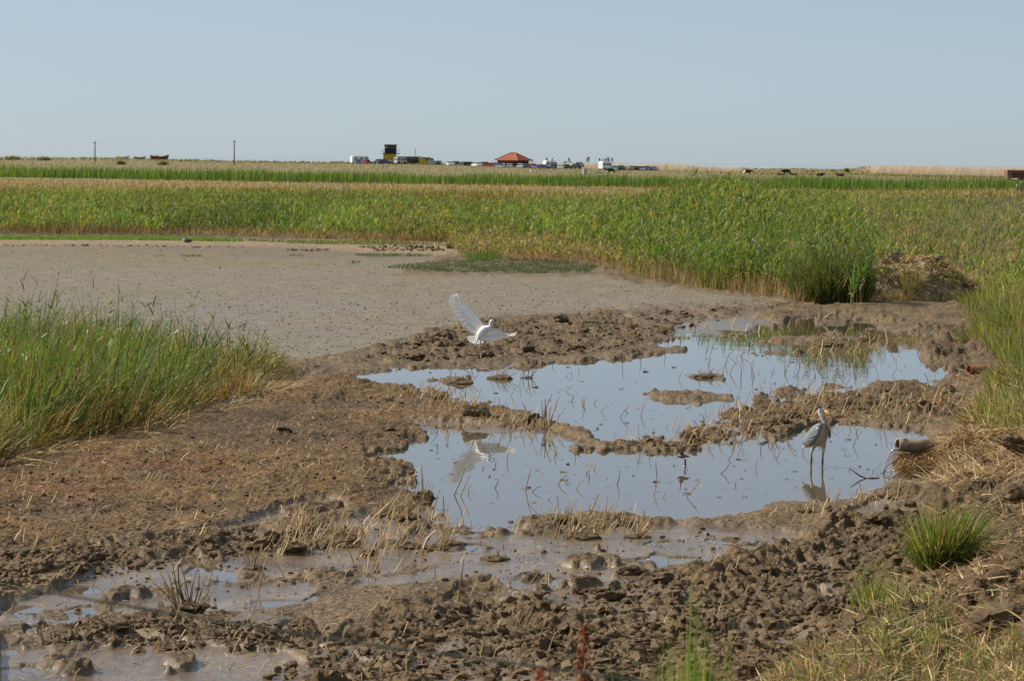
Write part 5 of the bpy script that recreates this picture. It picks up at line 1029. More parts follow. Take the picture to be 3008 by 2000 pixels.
# ------------------------------------------------------------------ far things
def far(px, py, D): return atD(px, py, D)
UNIT = {}
def parts_copy(src, name, loc, rz, label, cat, group=None, body=None, sc=(1, 1, 1)):
    r = src.copy(); COL.objects.link(r); r.name = name; r.location = loc; r.rotation_euler = (0, 0, rz); r.scale = sc
    tag(r, label, cat); 
    if group: r['group'] = group
    for ch in list(src.children):
        c = ch.copy(); COL.objects.link(c); c.parent = r
        if body and ch.name.split('.')[0] == 'body': c.material_slots[0].link = 'OBJECT'; c.material_slots[0].material = body
        for g in ch.children: d = g.copy(); COL.objects.link(d); d.parent = c
    return r
def car(loc, rz, label, cat, group, body):
    t = empty('parked_car', loc, rz, label, cat, group)
    bm = bmesh.new(); prism(bm, [(-2.1, .3), (2.1, .3), (2.15, .62), (1.95, .84), (.95, .95), (-1.75, .98), (-2.1, .85)], -.85, .85); bmesh.ops.bevel(bm, geom=bm.edges[:], offset=.05, segments=1, affect='EDGES')
    prism(bm, [(-1.3, 1.38), (.1, 1.40), (.22, 1.44), (-.2, 1.50), (-1.1, 1.48)], -.66, .66); b = bm_obj('body', bm, body, t)
    bm = bmesh.new(); prism(bm, [(-1.75, .96), (.98, .93), (.18, 1.40), (-1.32, 1.39)], -.72, .72); bm_obj('window', bm, M['glass'], t)
    for x in (-1.3, 1.3):
        for y in (-.78, .78):
            bm = bmesh.new(); bmesh.ops.create_cone(bm, cap_ends=True, segments=12, radius1=.32, radius2=.32, depth=.2, matrix=Matrix.Translation((x, y, .32)) @ Matrix.Rotation(math.pi / 2, 4, 'X')); bm_obj('wheel', bm, M['tyre'], t)
    for y in (-.6, .6):
        bm = bmesh.new(); box(bm, 2.06, 2.17, y - .15, y + .15, .58, .72); bm_obj('headlight', bm, M['white'], t)
    return t
PAINT = {k: mat(k + '_car_paint', c, .25, .5, var=.03) for k, c in dict(red=(.45, .04, .04), navy=(.03, .05, .12), blue=(.08, .14, .28), dark=(.03, .04, .045), green=(.03, .075, .06), silver=(.42, .45, .47), teal=(.13, .25, .27), white=(.8, .8, .8), pink=(.55, .28, .30), gold=(.30, .17, .07), greyblue=(.22, .27, .34)).items()}  # the white paint stands in for sun glints on windscreens
CARS = [((1078, 483), 'red', 20, 'red car in front of the white box van'), ((1050, 482), 'blue', -70, 'blue car close beside the white box van'), ((1112, 481), 'dark', 10, 'dark car left of the yellow lookout tower'), ((1135, 482), 'navy', 200, 'navy car right under the lookout tower'),
        ((1270, 485), 'greyblue', 30, 'grey-blue car at the right end of the yellow building'), ((1290, 486), 'dark', 160, 'dark low car right of the yellow building'), ((1322, 487), 'white', 200, 'car painted white for a sun glint, in the gap left of the red roof'), ((1337, 487), 'green', 0, 'dark green car behind the white car with the painted glint'),
        ((1360, 489), 'green', 15, 'olive green car half hidden in grass'), ((1384, 489), 'navy', 190, 'navy car in the middle of the gap'), ((1400, 490), 'white', 200, 'car painted white for a glint in the gap, nearest to the red-roofed hut'), ((1414, 491), 'blue', 20, 'blue car left of the hut'), ((1426, 489), 'dark', 5, 'dark estate car left of the hut'),
        ((1434, 492), 'red', 170, 'red car left of the hut'), ((1449, 491), 'navy', 40, 'navy car next to the hut corner'), ((1472, 494), 'greyblue', 20, 'grey-blue car in front of the left hut wall'), ((1500, 495), 'silver', 10, 'silver car in front of the hut corner'), ((1527, 495), 'white', 215, 'car painted white for its gleam, in front of the right hut wall'),
        ((1545, 495), 'dark', 15, 'dark car right of the car with the painted gleam'), ((1562, 494), 'red', 0, 'red car behind the dark cars right of the hut'), ((1578, 497), 'blue', 20, 'blue car left of the caravan'), ((1600, 497), 'navy', 10, 'navy car in front of the caravan'), ((1625, 497), 'dark', 185, 'dark car in front of the caravan rear end'),
        ((1646, 497), 'white', 220, 'car painted white for a glint, just right of the caravan'), ((1664, 496), 'green', 5, 'dark green car right of the caravan'), ((1690, 495), 'dark', 20, 'dark grey car standing alone below the walkers'), ((1700, 490), 'teal', 10, 'pale teal car at the foot of the shingle bank'),
        ((1810, 501), 'teal', 15, 'teal car right of the white camper'), ((1826, 500), 'dark', 30, 'dark car right of the teal one'), ((1838, 502), 'silver', 200, 'silver car in the right part of the car park'), ((1858, 501), 'gold', 80, 'golden brown car in the right part of the car park'), ((1872, 502), 'dark', 10, 'dark car beside the golden brown one'),
        ((1889, 502), 'greyblue', 100, 'grey-blue car near the right end of the car park'), ((1902, 501), 'navy', 15, 'navy car near the right end of the car park'), ((1922, 502), 'greyblue', 5, 'low grey car last on the right of the car park')]
c0 = None
for (px, py), col_, rz, lab in CARS:
    L = far(px, py + 1.5, 770 + rnd.uniform(-6, 12)); rz = [62, 118, 242, 298, 75, 48][CARS.index(((px, py), col_, rz, lab)) % 6] + rz * .2
    if c0 is None: c0 = car(L, math.radians(rz), lab, 'car', 'cars parked along the far car park', PAINT[col_])
    else: parts_copy(c0, 'parked_car', L, math.radians(rz), lab, 'car', 'cars parked along the far car park', PAINT[col_])
for o_ in [c0] + [x for x in COL.objects if x.name.startswith('parked_car.')]: o_.scale = (.88, .88, .88)

def van(name, px0, px1, py0, py1, D, rz, label, cat, grey_side=True, tint=None):
    """boxy van; local x is its length, its nearer end faces left"""
    c = far((px0 + px1) / 2, py1, D); Hh = (py1 - py0) * D / F; Wd = (px1 - px0) * D / F; t = empty(name, c, rz, label, cat)
    W2 = 2.0; Ln = max(2.2, (Wd - W2 * abs(math.sin(rz))) / max(.3, abs(math.cos(rz)))); m = tint or M['white']
    bm = bmesh.new(); prism(bm, [(-Ln / 2, .3), (Ln / 2, .3), (Ln / 2, Hh * .55), (Ln / 2 - .25, Hh * .9), (Ln / 2 - .6, Hh), (-Ln / 2 + .25, Hh), (-Ln / 2, Hh * .92)], -W2 / 2, W2 / 2); bmesh.ops.bevel(bm, geom=bm.edges[:], offset=.07, segments=2, affect='EDGES'); bm_obj('body', bm, m, t)
    for x in (-.28, .05, .33):
        bm = bmesh.new(); box(bm, Ln * x - .3, Ln * x + .3, -W2 / 2 - .02, -W2 / 2 + .05, Hh * .55, Hh * .8); bm_obj('window', bm, M['glass'], t)
    bm = bmesh.new(); box(bm, -Ln / 2 - .02, -Ln / 2 + .05, -.7, .7, Hh * .6, Hh * .82); bm_obj('rear_window', bm, M['glass'] if tint else M['white'], t)
    for x in (-.3, .3):
        for y in (-W2 / 2 + .1, W2 / 2 - .1):
            bm = bmesh.new(); bmesh.ops.create_cone(bm, cap_ends=True, segments=12, radius1=.34, radius2=.34, depth=.22, matrix=Matrix.Translation((Ln * x, y, .34)) @ Matrix.Rotation(math.pi / 2, 4, 'X')); bm_obj('wheel', bm, M['tyre'], t)
    return t
van('box_van', 1028, 1085, 459, 482, 782, math.radians(20), 'white box van with a bright left end, left of the yellow lookout', 'van')
van('camper_van', 1157, 1196, 462, 483, 760, math.radians(25), 'white and blue camper van in front of the yellow building', 'camper van', tint=PAINT['silver'])
van('caravan', 1594, 1637, 473, 497, 782, math.radians(24), 'long white caravan right of the red-roofed hut', 'caravan')
van('motorhome', 1757, 1797, 475, 500, 778, math.radians(35), 'white motorhome below the group of walkers', 'motorhome')

# lookout station
LD = 800.0; lk = far(1195, 483, LD); g = LD / F; ls = empty('lookout_station', lk, 0, 'yellow lookout building with a black cabin tower and a mast', 'lookout')
def lx(px): return (px - 1195) * g
def lz(py): return (483 - py) * g
def bpart(name, px0, px1, py0, py1, y0, y1, m, parent=ls):
    bm = bmesh.new(); box(bm, lx(px0), lx(px1), y0, y1, lz(py1), lz(py0)); return bm_obj(name, bm, m, parent)
bpart('tower_wall', 1126.5, 1163, 452.8, 486, -1.5, 2.0, M['yellow']); bpart('string_course', 1126, 1163.5, 465.5, 466.8, -1.54, 2.04, M['brown']); bpart('string_course', 1126, 1163.5, 451.2, 452.7, -1.54, 2.04, M['brown'])
cabin = bpart('cabin', 1130, 1164, 428, 451.1, -1.3, 1.8, M['black']); bpart('roof', 1128.8, 1165.4, 425.6, 427.9, -1.5, 2.0, mat('ochre_felt', (.24, .19, .08), .8))
bpart('balcony', 1123, 1174, 451.3, 453.2, -2.3, -1.56, M['darkwood'])
bpart('balcony', 1123, 1126, 451.3, 453.2, -1.55, 2.4, M['darkwood']); bpart('balcony', 1164.2, 1174, 451.3, 453.2, -1.55, 2.4, M['darkwood'])
for px in (1124, 1128, 1165, 1169, 1173): bpart('rail_post', px - .35, px + .35, 440.5, 451.2, -2.25, -2.15, M['grey'])
for py in (441, 446): bpart('rail', 1123.4, 1128.5, py - .3, py + .3, -2.14, -2.08, M['grey']); bpart('rail', 1165, 1173.6, py - .3, py + .3, -2.14, -2.08, M['grey'])
for px in (1134, 1140.5, 1147, 1153.5, 1160): bpart('window', px - 2.2, px + 2.2, 431, 437, -1.34, -1.28, M['grey'] if px in (1134,) else M['glass'], cabin)
bpart('wall', 1197, 1230, 463, 486, -1.0, 3.0, M['brown']); bpart('wall', 1230.1, 1264, 464, 486, -1.2, 3.0, M['yellow']); bpart('wall', 1163.2, 1196.9, 463, 486, -.6, 3.0, M['yellow'])
bpart('roof', 1163.2, 1240, 460.3, 462.9, -1.5, 3.2, mat('dark_flat_roof', (.05, .055, .045), .8)); bpart('roof', 1240.1, 1265, 462.0, 463.9, -1.5, 3.2, mat('dark_flat_roof', (.05, .055, .045), .8))
bpart('sign_band', 1197, 1230, 464.5, 466.5, -1.06, -1.01, M['grey'])
bpart('window', 1251, 1260, 466.5, 470.5, -1.26, -1.21, M['glass']); bpart('annexe', 1264.1, 1273, 465, 486, -.4, 2.0, M['darkwood']); bpart('mast', 1218.2, 1219.6, 436, 460.2, .9, 1.02, M['darkwood'])
bpart('window', 1203, 1210, 469, 474, -1.06, -1.01, M['glass']); bpart('window', 1216, 1224, 469, 474, -1.06, -1.01, M['glass'])

# red roofed hut: square plan seen on a corner
SD_ = 795.0; hc = far(1507, 494, SD_); g = SD_ / F; hut = empty('beach_hut', hc, math.radians(-38), 'brick hut with a red hipped tile roof and wide eaves', 'hut')
hw = 3.35; ze = (494 - 471) * g; zt = (494 - 449) * g; zw = ze + .15; L2 = hw * 1.0
bm = bmesh.new(); box(bm, -L2, L2, -hw * .72, hw * .72, 0, zw); bm_obj('wall', bm, M['brown'], hut)
ov = .55; bm = bmesh.new(); A = [bm.verts.new(p) for p in ((-L2 - ov, -hw * .72 - ov, ze), (L2 + ov, -hw * .72 - ov, ze), (L2 + ov, hw * .72 + ov, ze), (-L2 - ov, hw * .72 + ov, ze))]; T_ = [bm.verts.new((-.6, 0, zt)), bm.verts.new((.6, 0, zt))]
B_ = [bm.verts.new((v.co.x, v.co.y, ze - .12)) for v in A]
bm.faces.new((A[0], A[1], T_[1], T_[0])); bm.faces.new((A[1], A[2], T_[1])); bm.faces.new((A[2], A[3], T_[0], T_[1])); bm.faces.new((A[3], A[0], T_[0])); bm.faces.new(B_)
for k in range(4): bm.faces.new((A[k], B_[k], B_[(k + 1) % 4], A[(k + 1) % 4]))
rf = bm_obj('roof', bm, M['tile'], hut)
for a, b in ((T_ and (-.6, 0, zt), (-L2 - ov, -hw * .72 - ov, ze)), ((.6, 0, zt), (L2 + ov, -hw * .72 - ov, ze)), ((.6, 0, zt), (L2 + ov, hw * .72 + ov, ze)), ((-.6, 0, zt), (-L2 - ov, hw * .72 + ov, ze)), ((-.6, 0, zt), (.6, 0, zt))):
    bm = bmesh.new(); tube(bm, [Vector(a) + Vector((0, 0, .05)), Vector(b) + Vector((0, 0, .05))], [.1, .1], 6); bm_obj('ridge_tile', bm, mat('pale_ridge_tile', (.38, .17, .10), .8), rf)
for x in (-1.9, .2, 1.9): bm = bmesh.new(); box(bm, x - .45, x + .45, -hw * .72 - .05, -hw * .72 + .02, .9, 1.7); bm_obj('window', bm, M['glass'], hut)
bm = bmesh.new(); box(bm, -L2 - .05, -L2 + .02, -.5, .5, 0, 1.75); bm_obj('door', bm, M['darkwood'], hut)

# people on the bank and by the hut
def person_mesh(seed):
    r = random.Random(seed); s = r.uniform(.10, .22); a = r.uniform(-.15, .2)
    pts = [(0, 0, .92), (0, 0, 1.15), (0, .0, 1.38), (0, 0, 1.50), (0, -.02, 1.64), (-.10, s, .5), (-.10, s * 1.4, .06), (-.10, s * 1.4 - .16, .03), (.10, -s, .5), (.10, -s * 1.1, .06), (.10, -s * 1.1 - .16, .03), (-.2, 0, 1.36), (-.26, a, 1.1), (-.24, a - .12, .86), (.2, 0, 1.36), (.26, -a, 1.1), (.24, -a - .12, .86)]
    edg = [(0, 1), (1, 2), (2, 3), (3, 4), (0, 5), (5, 6), (6, 7), (0, 8), (8, 9), (9, 10), (2, 11), (11, 12), (12, 13), (2, 14), (14, 15), (15, 16)]
    rd = [(.15, .11), (.14, .10), (.17, .11), .06, (.10, .115), .075, .05, .04, .075, .05, .04, .07, .05, .04, .07, .05, .04]
    o = skin('person', pts, edg, rd, M['plumage'], 0, 1); me = o.data; bpy.data.objects.remove(o); return me
def person(px, py, D, label, top, legs, rz=0, hh=1.7, pose=None, group=None):
    me = person_mesh(int(px)); o = bpy.data.objects.new('person', me); link(o); o.location = far(px, py, D); o.rotation_euler = (0, 0, rz); s = hh / 1.75; o.scale = (s, s, s)
    def fn(V):
        c = np.empty((len(V), 3)); c[:] = legs; c[(V[:, 2] > .95)] = top; c[V[:, 2] < .09] = (.03, .03, .03); c[V[:, 2] > 1.52] = (.45, .28, .2); c[(V[:, 2] > 1.66) | ((V[:, 2] > 1.56) & (V[:, 1] > .03))] = (.06, .04, .03); c[(np.abs(V[:, 0]) > .2) & (V[:, 2] < 1.15) & (V[:, 2] > .7)] = (.45, .28, .2); return c
    colour(o, fn); tag(o, label, 'person', group); return o
def sitter(px, py, D, label, top, legs, rz=0):
    pts = [(0, 0, .12), (0, .05, .4), (0, .04, .6), (0, .03, .7), (0, .0, .84), (-.12, -.35, .35), (-.12, -.6, .05), (.12, -.35, .33), (.12, -.62, .05), (-.2, .03, .58), (-.26, -.15, .35), (.2, .03, .58), (.26, -.15, .35)]
    edg = [(0, 1), (1, 2), (2, 3), (3, 4), (0, 5), (5, 6), (0, 7), (7, 8), (2, 9), (9, 10), (2, 11), (11, 12)]; rd = [.15, .14, .16, .06, .105, .08, .05, .08, .05, .07, .045, .07, .045]
    o = skin('person', pts, edg, rd, M['plumage'], 0, 1); o.location = far(px, py, D); o.rotation_euler = (0, 0, rz)
    colour(o, lambda V: np.where((V[:, 2] > .73)[:, None], np.array([[.40, .25, .18]]), np.where(((V[:, 2] > .3) & (V[:, 1] > -.2))[:, None], np.array([top]), np.array([legs])))); tag(o, label, 'person')
K, NV, WT, TN, RD, BL = (.02, .02, .025), (.04, .05, .10), (.72, .70, .70), (.40, .30, .20), (.4, .08, .07), (.12, .18, .32)
PB = 842
person(1560, 478, PB, 'person in dark clothes walking on the bank right of the hut, left one', K, NV, 1.0, 1.15); person(1565, 478, PB, 'person in dark clothes walking on the bank right of the hut, right one', NV, K, 1.0, 1.0)
person(1606, 478, PB, 'person in black standing on the bank behind the left end of the caravan', K, K, 0, 1.5); person(1622, 478, PB, 'person in a white top on the bank behind the caravan', WT, NV, .5, 1.6)
sitter(1657, 481, PB, 'person in white sitting on the shingle bank right of the caravan', WT, K, .3); sitter(1663, 482, PB, 'person in dark clothes crouching low on the shingle bank', K, WT, -.4)
person(1671, 479, PB, 'person in grey standing beside the sitting group', (.2, .2, .22), K, .2, 1.65); sitter(1675, 480, PB, 'person in tan sitting at the feet of the standing one', TN, TN, .8)
person(1724, 478, PB, 'walker in a pale top on the bank, left of a pair', WT, NV, 0, 1.75); person(1729, 478, PB, 'walker in black on the bank, right of a pair', K, K, 0, 1.8)
person(1761, 479, PB, 'person in black behind the left end of the motorhome', K, K, 0, 1.45); person(1769, 480, PB, 'person in pink behind the middle of the motorhome', (.5, .3, .32), NV, 0, 1.3)
person(1777, 480, PB, 'person in dark clothes behind the middle of the motorhome', K, NV, 0, 1.5); person(1781, 480, PB, 'person in white behind the motorhome', WT, WT, 0, 1.35); person(1786, 479, PB, 'tall person in black behind the right end of the motorhome', K, K, 0, 1.8); person(1790, 480, PB, 'person in a light top at the right end of the motorhome', WT, TN, 0, 1.3)
person(1798, 480, PB, 'person in grey walking away right of the motorhome', (.15, .15, .18), K, .6, 1.75)
person(1481, 494, 768, 'person in a white top in front of the left hut wall', WT, (.05, .1, .1), .3, 1.5); person(1491, 494, 768, 'person in lilac in front of the hut corner', (.45, .38, .5), TN, -.3, 1.35)

# cattle on the marsh
def cow(px, py, D, label, col_, rz=0, lying=False, sc=1.0, patch=None):
    zb = .45 if lying else 1.0
    pts = [(0, 0, zb), (-.7, 0, zb + .05), (.7, 0, zb), (1.05, 0, zb + .12), (1.35, 0, zb + .05 if not lying else zb + .25), (1.65, 0, zb - .12 if not lying else zb + .12)]
    edg = [(0, 1), (0, 2), (2, 3), (3, 4), (4, 5)]; rd = [.42, .36, .36, .24, .19, .11]
    if not lying:
        for x, y in ((-.75, .2), (-.75, -.2), (.65, .2), (.65, -.2)):
            i = len(pts); pts += [(x, y, .72), (x - (.06 if x < 0 else -.02), y, .36), (x, y, .02)]; edg += [(1 if x < 0 else 2, i), (i, i + 1), (i + 1, i + 2)]; rd += [.14, .08, .07]
    else:
        for x, y in ((-.6, -.4), (.6, -.4)):
            i = len(pts); pts += [(x + .2, y, .15), (x - .2, y - .05, .08)]; edg += [(1 if x < 0 else 2, i), (i, i + 1)]; rd += [.12, .07]
    o = skin('cow', pts, edg, rd, M['plumage'], 0, 1); o.location = far(px, py, D); o.rotation_euler = (0, 0, rz); o.scale = (sc, sc, sc)
    def fn(V):
        c = np.tile(np.array(col_, float), (len(V), 1))
        if patch is not None: c[np.abs(V[:, 0] - patch[0]) < patch[1]] = patch[2]
        return c
    colour(o, fn); tag(o, label, 'cow')
CD = 640
cow(1796, 511, CD, 'black cow standing below the motorhome, head down to the left', K, math.radians(195), False, .85); cow(2194, 515, CD, 'black and white cow on the marsh, left of the other cattle', K, math.radians(5), False, .85, (-.75, .3, WT))
cow(2312, 516, CD, 'large black cow in the middle of the cattle', K, math.radians(190), False, .95); cow(2288, 516, CD, 'small brown calf left of the large black cow', (.16, .07, .04), 0, True, .6); cow(2335, 516, CD, 'small brown calf right of the large black cow', (.20, .09, .05), math.pi, True, .6)
cow(2407, 518, CD, 'dark cow lying in the grass right of the large black cow', K, 0, True, .8); cow(2470, 519, CD, 'last dark cow lying at the right end of the herd', (.05, .04, .035), math.pi, True, .8)

for px, py, w, lab in ((130, 468, 34, 'dark shrub on the left skyline'), (40, 466, 40, 'widest dark shrub at the far left of the skyline'), (355, 480, 22, 'shrub in the marsh below the white boat'), (480, 481, 24, 'shrub in the marsh below the maroon boat'), (2487, 502, 12, 'lone thin bush on the skyline between the cattle and the dunes')):
    c = far(px, py, 690); W = w * 690 / F; n = 160; P = np.stack([rng.normal(0, W * .28, n), rng.normal(0, W * .2, n), np.full(n, -.3)], -1); hh = rng.uniform(.5, 1.2, n) * (1.0 - .25 * np.abs(P[:, 0]) / W) + .3; ct = pal(n, [(.10, .11, .045), (.12, .12, .05), OLIVE, (.17, .15, .07)])
    v, f, cc = ribbons(P, dirs(n, .35), hh, .14, .2, ct, ct, 3); tag(obj('marsh_shrub', mesh_np('marsh_shrub', v, f, cc), M['leaf'], None, c), lab, 'shrub')
# boats on the bank, poles and wire
def boat(px0, px1, py0, py1, D, label, hullm, rz=0, cabin=None):
    c = far((px0 + px1) / 2, py1, D); L = (px1 - px0) * D / F; Hh = (py1 - py0) * D / F; t = empty('beached_boat', c, rz, label, 'boat'); bm = bmesh.new(); rows = []
    for s in np.linspace(-1, 1, 9):
        w = .95 * (1 - max(0, s) ** 2.5) * (1 - .25 * max(0, -s)); sh = Hh * (.62 + .38 * s * s * (1 if s > 0 else .6)); x = s * L / 2
        rows.append([bm.verts.new((x + .12 * s, -w, sh)), bm.verts.new((x, -w * .8, sh * .45)), bm.verts.new((x * .92, 0, .02)), bm.verts.new((x, w * .8, sh * .45)), bm.verts.new((x + .12 * s, w, sh)), bm.verts.new((x, w * .55, sh - .18)), bm.verts.new((x, -w * .55, sh - .18))])
    for A, B in zip(rows, rows[1:]):
        for k in range(7): bm.faces.new((A[k], A[(k + 1) % 7], B[(k + 1) % 7], B[k]))
    bm.faces.new(rows[0]); bm.faces.new(rows[-1][::-1]); bm_obj('hull', bm, hullm, t)
    bm = bmesh.new()
    for s in (-.4, .1, .5): box(bm, s * L / 2 - .1, s * L / 2 + .1, -.6, .6, Hh * .5, Hh * .56)
    bm_obj('thwart', bm, M['darkwood'], t)
    if cabin: bm = bmesh.new(); prism(bm, [(-L * .28, Hh * .4), (-L * .02, Hh * .4), (-L * .06, Hh * .98), (-L * .25, Hh * .9)], -.55, .55); bmesh.ops.bevel(bm, geom=bm.edges[:], offset=.06, segments=1, affect='EDGES'); bm_obj('cabin', bm, M['white'], t)
boat(442, 495, 454, 469, 830, 'maroon boat with a white cuddy beached on the bank at the left', mat('maroon_hull', (.20, .075, .07), .6), .1, True)
boat(395, 427, 458, 469, 835, 'plain grey boat beached between the maroon and the white one', M['grey'], 0); boat(344, 379, 456, 469, 832, 'white boat with a raised bow, leftmost on the bank', M['white'], 0)
def pole(px, py0, py1, D, label):
    b = far(px, py1 + 4, D); Hh = (py1 + 4 - py0) * D / F; t = empty('utility_pole', b, 0, label, 'utility pole', 'poles of the overhead line'); bm = bmesh.new(); tube(bm, [(0, 0, -.3), (0, 0, Hh)], [.14, .10], 8); bm_obj('post', bm, M['darkwood'], t)
    bm = bmesh.new(); box(bm, -.35, .35, -.06, .06, Hh - .32, Hh - .2); bm_obj('crossarm', bm, M['darkwood'], t); return b + Vector((0, 0, Hh - .2))
p1 = pole(279, 417, 468, 700, 'left utility pole of the thin overhead line, near the boats'); p2 = pole(688, 413, 477, 700, 'right utility pole of the thin overhead line, left of the lookout')
def wire(a, b, sag): return [a.lerp(b, k / 12) - Vector((0, 0, sag * 4 * (k / 12) * (1 - k / 12))) for k in range(13)]
a0 = p1 + (p1 - p2); bm = bmesh.new(); tube(bm, wire(a0, p1, .6), [.0035] * 13, 4); tube(bm, wire(p1, p2, .6), [.0035] * 13, 4); tag(bm_obj('overhead_wire', bm, M['black']), 'thin overhead wire sagging between the utility poles', 'wire')
# brick building at the right edge, posts, blocks
bb = far(2995, 527, 600); g = 600 / F; pb = empty('brick_pillbox', bb, 0, 'low brick building cut by the right edge of the picture', 'building'); bm = bmesh.new(); box(bm, -36 * g, 60 * g, 0, 4, -.3, 25 * g); bm_obj('wall', bm, M['brick'], pb)
bm = bmesh.new(); box(bm, -37 * g, 61 * g, -.08, 4.1, 25.1 * g, 27 * g); bm_obj('roof_slab', bm, mat('sandy_concrete', (.32, .24, .15), .9), pb); bm = bmesh.new(); box(bm, -22 * g, 60 * g, -.04, .02, 0, 20 * g); bm_obj('maroon_panel', bm, M['brown'], pb)  # maroon brick panel over part of the front wall
for px, w, lab in ((2975, 9, 'white stone at the foot of the brick building, left one'), (2986, 10, 'white stone at the foot of the brick building, right one')):
    o = obj('white_stone', LM[1 if px < 2980 else 4], None, None, far(px, 526, 590)); r = w * 590 / F / 2; o.scale = (r, r, r * .6); o.material_slots[0].link = 'OBJECT'; o.material_slots[0].material = M['white']; tag(o, lab, 'stone')
def ground_at(px, py): return on(px, py)
gp = on(3002, 572); g = gp.y / F; t = empty('gate_post', gp, 0, 'square dark post at the right edge of the picture', 'post'); bm = bmesh.new(); box(bm, -5 * g, 5 * g, -.12, .12, -.3, 20 * g); bm_obj('post', bm, M['black'], t)
t = empty('rounded_stake', on(2989, 568), 0, 'dark stake with a rounded grey top beside the square post', 'stake'); bm = bmesh.new(); tube(bm, [(0, 0, -.3), (0, 0, 12 * g), (.01, 0, 15 * g)], [2.2 * g, 2.2 * g, 3 * g], 8); bm_obj('post', bm, M['black'], t)
o = obj('grey_top', lump_mesh('grey_top', 9, 2, .12, 1.5), mat('lichen_grey', (.30, .28, .27), .8), t, (0, 0, 22 * g)); o.scale = (4.2 * g, 4.2 * g, 4.6 * g)
t = empty('pale_block', far(1718, 510, 640), .3, 'pale cream block standing in the marsh grass', 'block'); bm = bmesh.new(); box(bm, -.45, .45, -.4, .4, -.3, .95); bmesh.ops.bevel(bm, geom=bm.edges[:], offset=.08, segments=2, affect='EDGES'); bm_obj('block', bm, mat('cream_stone', (.52, .45, .36), .85), t)
t = empty('water_trough', far(1759, 508, 640), .05, 'long grey water trough in the marsh grass left of a black cow', 'trough'); bm = bmesh.new(); prism(bm, [(-.95, .45), (-.85, -.1), (.85, -.1), (.95, .45), (.85, .45), (.78, .1), (-.78, .1), (-.85, .45)], -.3, .3); bm_obj('basin', bm, M['grey'], t)
o = obj('white_stone', LM[3], None, None, far(1559, 503, 650)); o.scale = (.25, .25, .5); o.material_slots[0].link = 'OBJECT'; o.material_slots[0].material = M['white']; tag(o, 'small white marker stone in the grass in front of the hut', 'stone')

# ragwort and docks on the right meadow
M['petal'] = mat('yellow_petal', (.75, .55, .02), .6, .2); M['dock'] = mat('rusty_dock', (.30, .085, .04), .8, .1, var=.35, scale=6)
def ragwort(px, py, w, label):
    p = on(px, py + 14); g = p.y / F; t = empty('ragwort_plant', p, 0, label, 'ragwort'); h = 17 * g
    bm = bmesh.new()
    for k in range(5): tube(bm, [(0, 0, 0), (rnd.uniform(-.5, .5) * w * g, rnd.uniform(-.1, .1), h)], [.012, .008], 5)
    bm_obj('stem', bm, M['stem_green'], t)
    for k in range(max(3, int(w / 3))):
        bm = bmesh.new(); bmesh.ops.create_icosphere(bm, subdivisions=1, radius=1.0); o = bm_obj('flower_head', bm, M['petal'], t, False, (rnd.uniform(-.5, .5) * w * g, rnd.uniform(-.2, .1), h + rnd.uniform(-.06, .06))); r = rnd.uniform(1.3, 2.6) * g; o.scale = (r * 1.4, r, r * .6)
for px, py, w, lab in ((2615, 583, 20, 'brightest yellow ragwort, left part of the patch on the meadow'), (2634, 584, 16, 'yellow ragwort at the right of the brightest one'), (2560, 594, 14, 'yellow ragwort lower left of the brightest one'), (2718, 585, 8, 'small ragwort between the bright patch and the right edge'), (2732, 592, 7, 'tiny ragwort just right of the small one'), (2900, 581, 8, 'ragwort near the right edge of the meadow'), (2922, 573, 8, 'ragwort highest up near the right edge')): ragwort(px, py, w, lab)
def dock(p, h, label, lean=.05, w=.02, group=None):
    t = empty('dock_plant', p, 0, label, 'dock', group); bm = bmesh.new(); tube(bm, [(0, 0, -.05), (lean * h * .4, 0, h * .6), (lean * h, 0, h)], [w * .22, w * .2, w * .12], 6); bm_obj('stem', bm, M['stalk'], t)
    bm = bmesh.new()
    for k in range(170):
        s = .80 + .20 * k / 170; c = Vector((lean * h * s, 0, h * s)) + Vector((rnd.gauss(0, w * .4), rnd.gauss(0, w * .4), 0)); bmesh.ops.create_icosphere(bm, subdivisions=1, radius=w * rnd.uniform(.14, .3), matrix=Matrix.Translation(c))
    bm_obj('seed_spike', bm, M['dock'], t)
for a, b, hp2, lab in ((1960, 650, 150, 'rusty dock at the left rear of the earth heap'), (2110, 640, 110, 'rusty dock behind the earth heap'), (2140, 600, 70, 'rusty dock spike above the top of the earth heap'), (2230, 620, 60, 'rusty dock right of the earth heap'), (2265, 640, 80, 'second rusty dock right of the earth heap'), (2025, 640, 100, 'rusty dock behind the left shoulder of the heap')):
    p = ond(a, b); dock(p, at_m(hp2 * .55, p.y), lab, rnd.uniform(-.05, .15), .05)

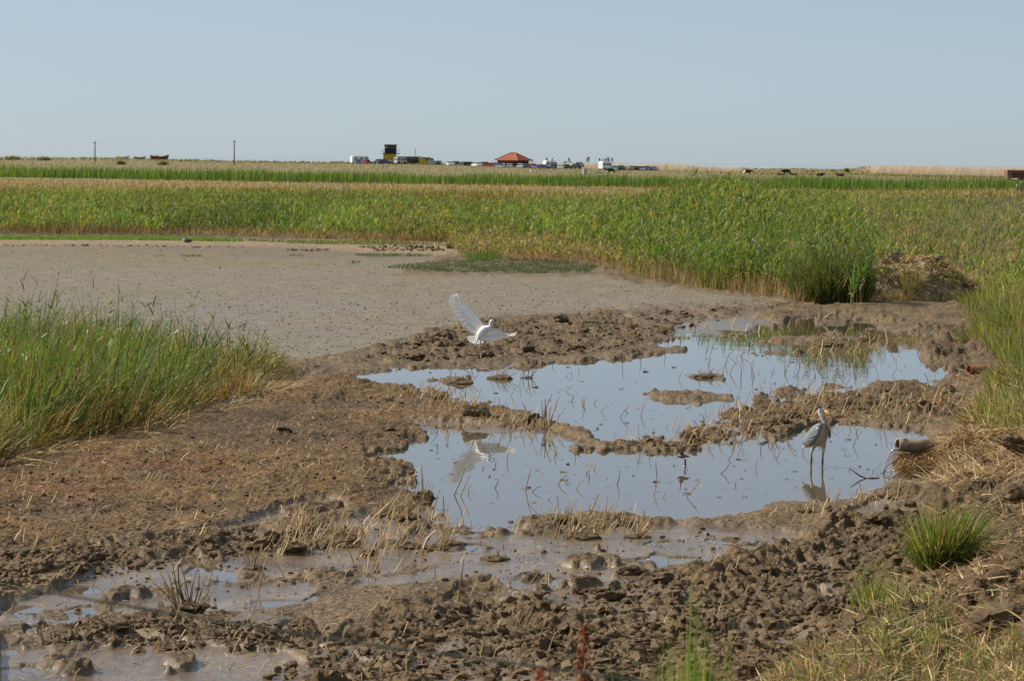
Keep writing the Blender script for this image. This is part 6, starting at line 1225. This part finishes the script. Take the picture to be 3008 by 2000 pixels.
# ------------------------------------------------------------------ close to the camera: wire, docks, grass on the near bank
WD = 5.2; wp = [atD(x * S, y * S, WD) for x, y in ((-500, 1250), (0, 1345), (240, 1385), (480, 1425), (700, 1460), (900, 1490), (1150, 1522), (1400, 1556), (1800, 1610), (2600, 1740))]
bm = bmesh.new(); tube(bm, wp, [.0023] * len(wp), 6)
fw = bm_obj('fence_wire', bm, mat('weathered_wire', (.12, .115, .09), .95, .05), None, True); tag(fw, 'blurred grey fence wire crossing close to the camera', 'wire')
for (a, b), D, lab, ln in (((1345, 1440), 7.5, 'blurred red dock spike close to the camera, taller one', .04), ((1247, 1532), 7.0, 'blurred red dock spike close to the camera, at the bottom edge', .03)):
    tp_ = atD(a * S, b * S, D); zb = float(gz(np.array([tp_.x]), np.array([D]))[0]); dock(Vector((tp_.x - ln * (tp_.z - zb), D, zb)), tp_.z - zb, lab, ln, .020)
n = 420; D = rng.uniform(8, 12, n); a = rng.choice([1480, 1550, 1590, 1600, 1650, 1420, 1510], n) + rng.normal(0, 42, n); x = (a * S - 1504) * D / F; P = np.stack([x, D, gz(x, D)], -1)
topy = 1568 - np.abs(rng.normal(0, 115, n)) * np.exp(-((a - 1590) / 90.) ** 2) - 6; hgt = np.array([max(.05, atD(2000, t * S, d).z - z) for t, d, z in zip(topy, D, P[:, 2])])
ct = pal(n, [(0.11, 0.20, 0.03), (0.15, 0.22, 0.04), TAN]); v, f, c = ribbons(P, dirs(n, .05, (.02, 0)), hgt, .008, .02, ct, ct, 5)
tag(obj('near_grass', mesh_np('near_grass', v, f, c), M['leaf']), 'blurred green grass tips close to the camera at the bottom edge', kind='stuff')
for a, b, D, lab, ln in ((1400, 1470, 9.0, 'blurred green blade close to the camera left of the grass tips', -.12), (1590, 1455, 9.5, 'broad pale blade close to the camera among the grass tips', .2), (1445, 1375, 9.0, 'thin forked grass stem close to the camera', .05), (1785, 1330, 12., 'thin grass stem rising in front of the right-hand mud', -.22), (1300, 1445, 9.0, 'dark thin stem left of the near grass tips', -.25)):
    tp_ = atD(a * S, b * S, D); zb = float(gz(np.array([tp_.x]), np.array([D]))[0]); h = tp_.z - zb; v, f, c = ribbons(np.array([[0, 0, 0.]]), np.array([[ln, 0, 1.]]), np.array([h * math.sqrt(1 + ln * ln)]), np.array([.012 if 'broad' in lab or 'green blade' in lab else .005]), .0, np.array([[.16, .2, .06]]), np.array([[.14, .22, .05]]), 6, np.array([[1., .2, 0]]))
    tag(obj('wild_grass', mesh_np('wild_grass', v, f, c), M['leaf'], None, Vector((tp_.x - ln * h, D, zb))), lab, 'grass')
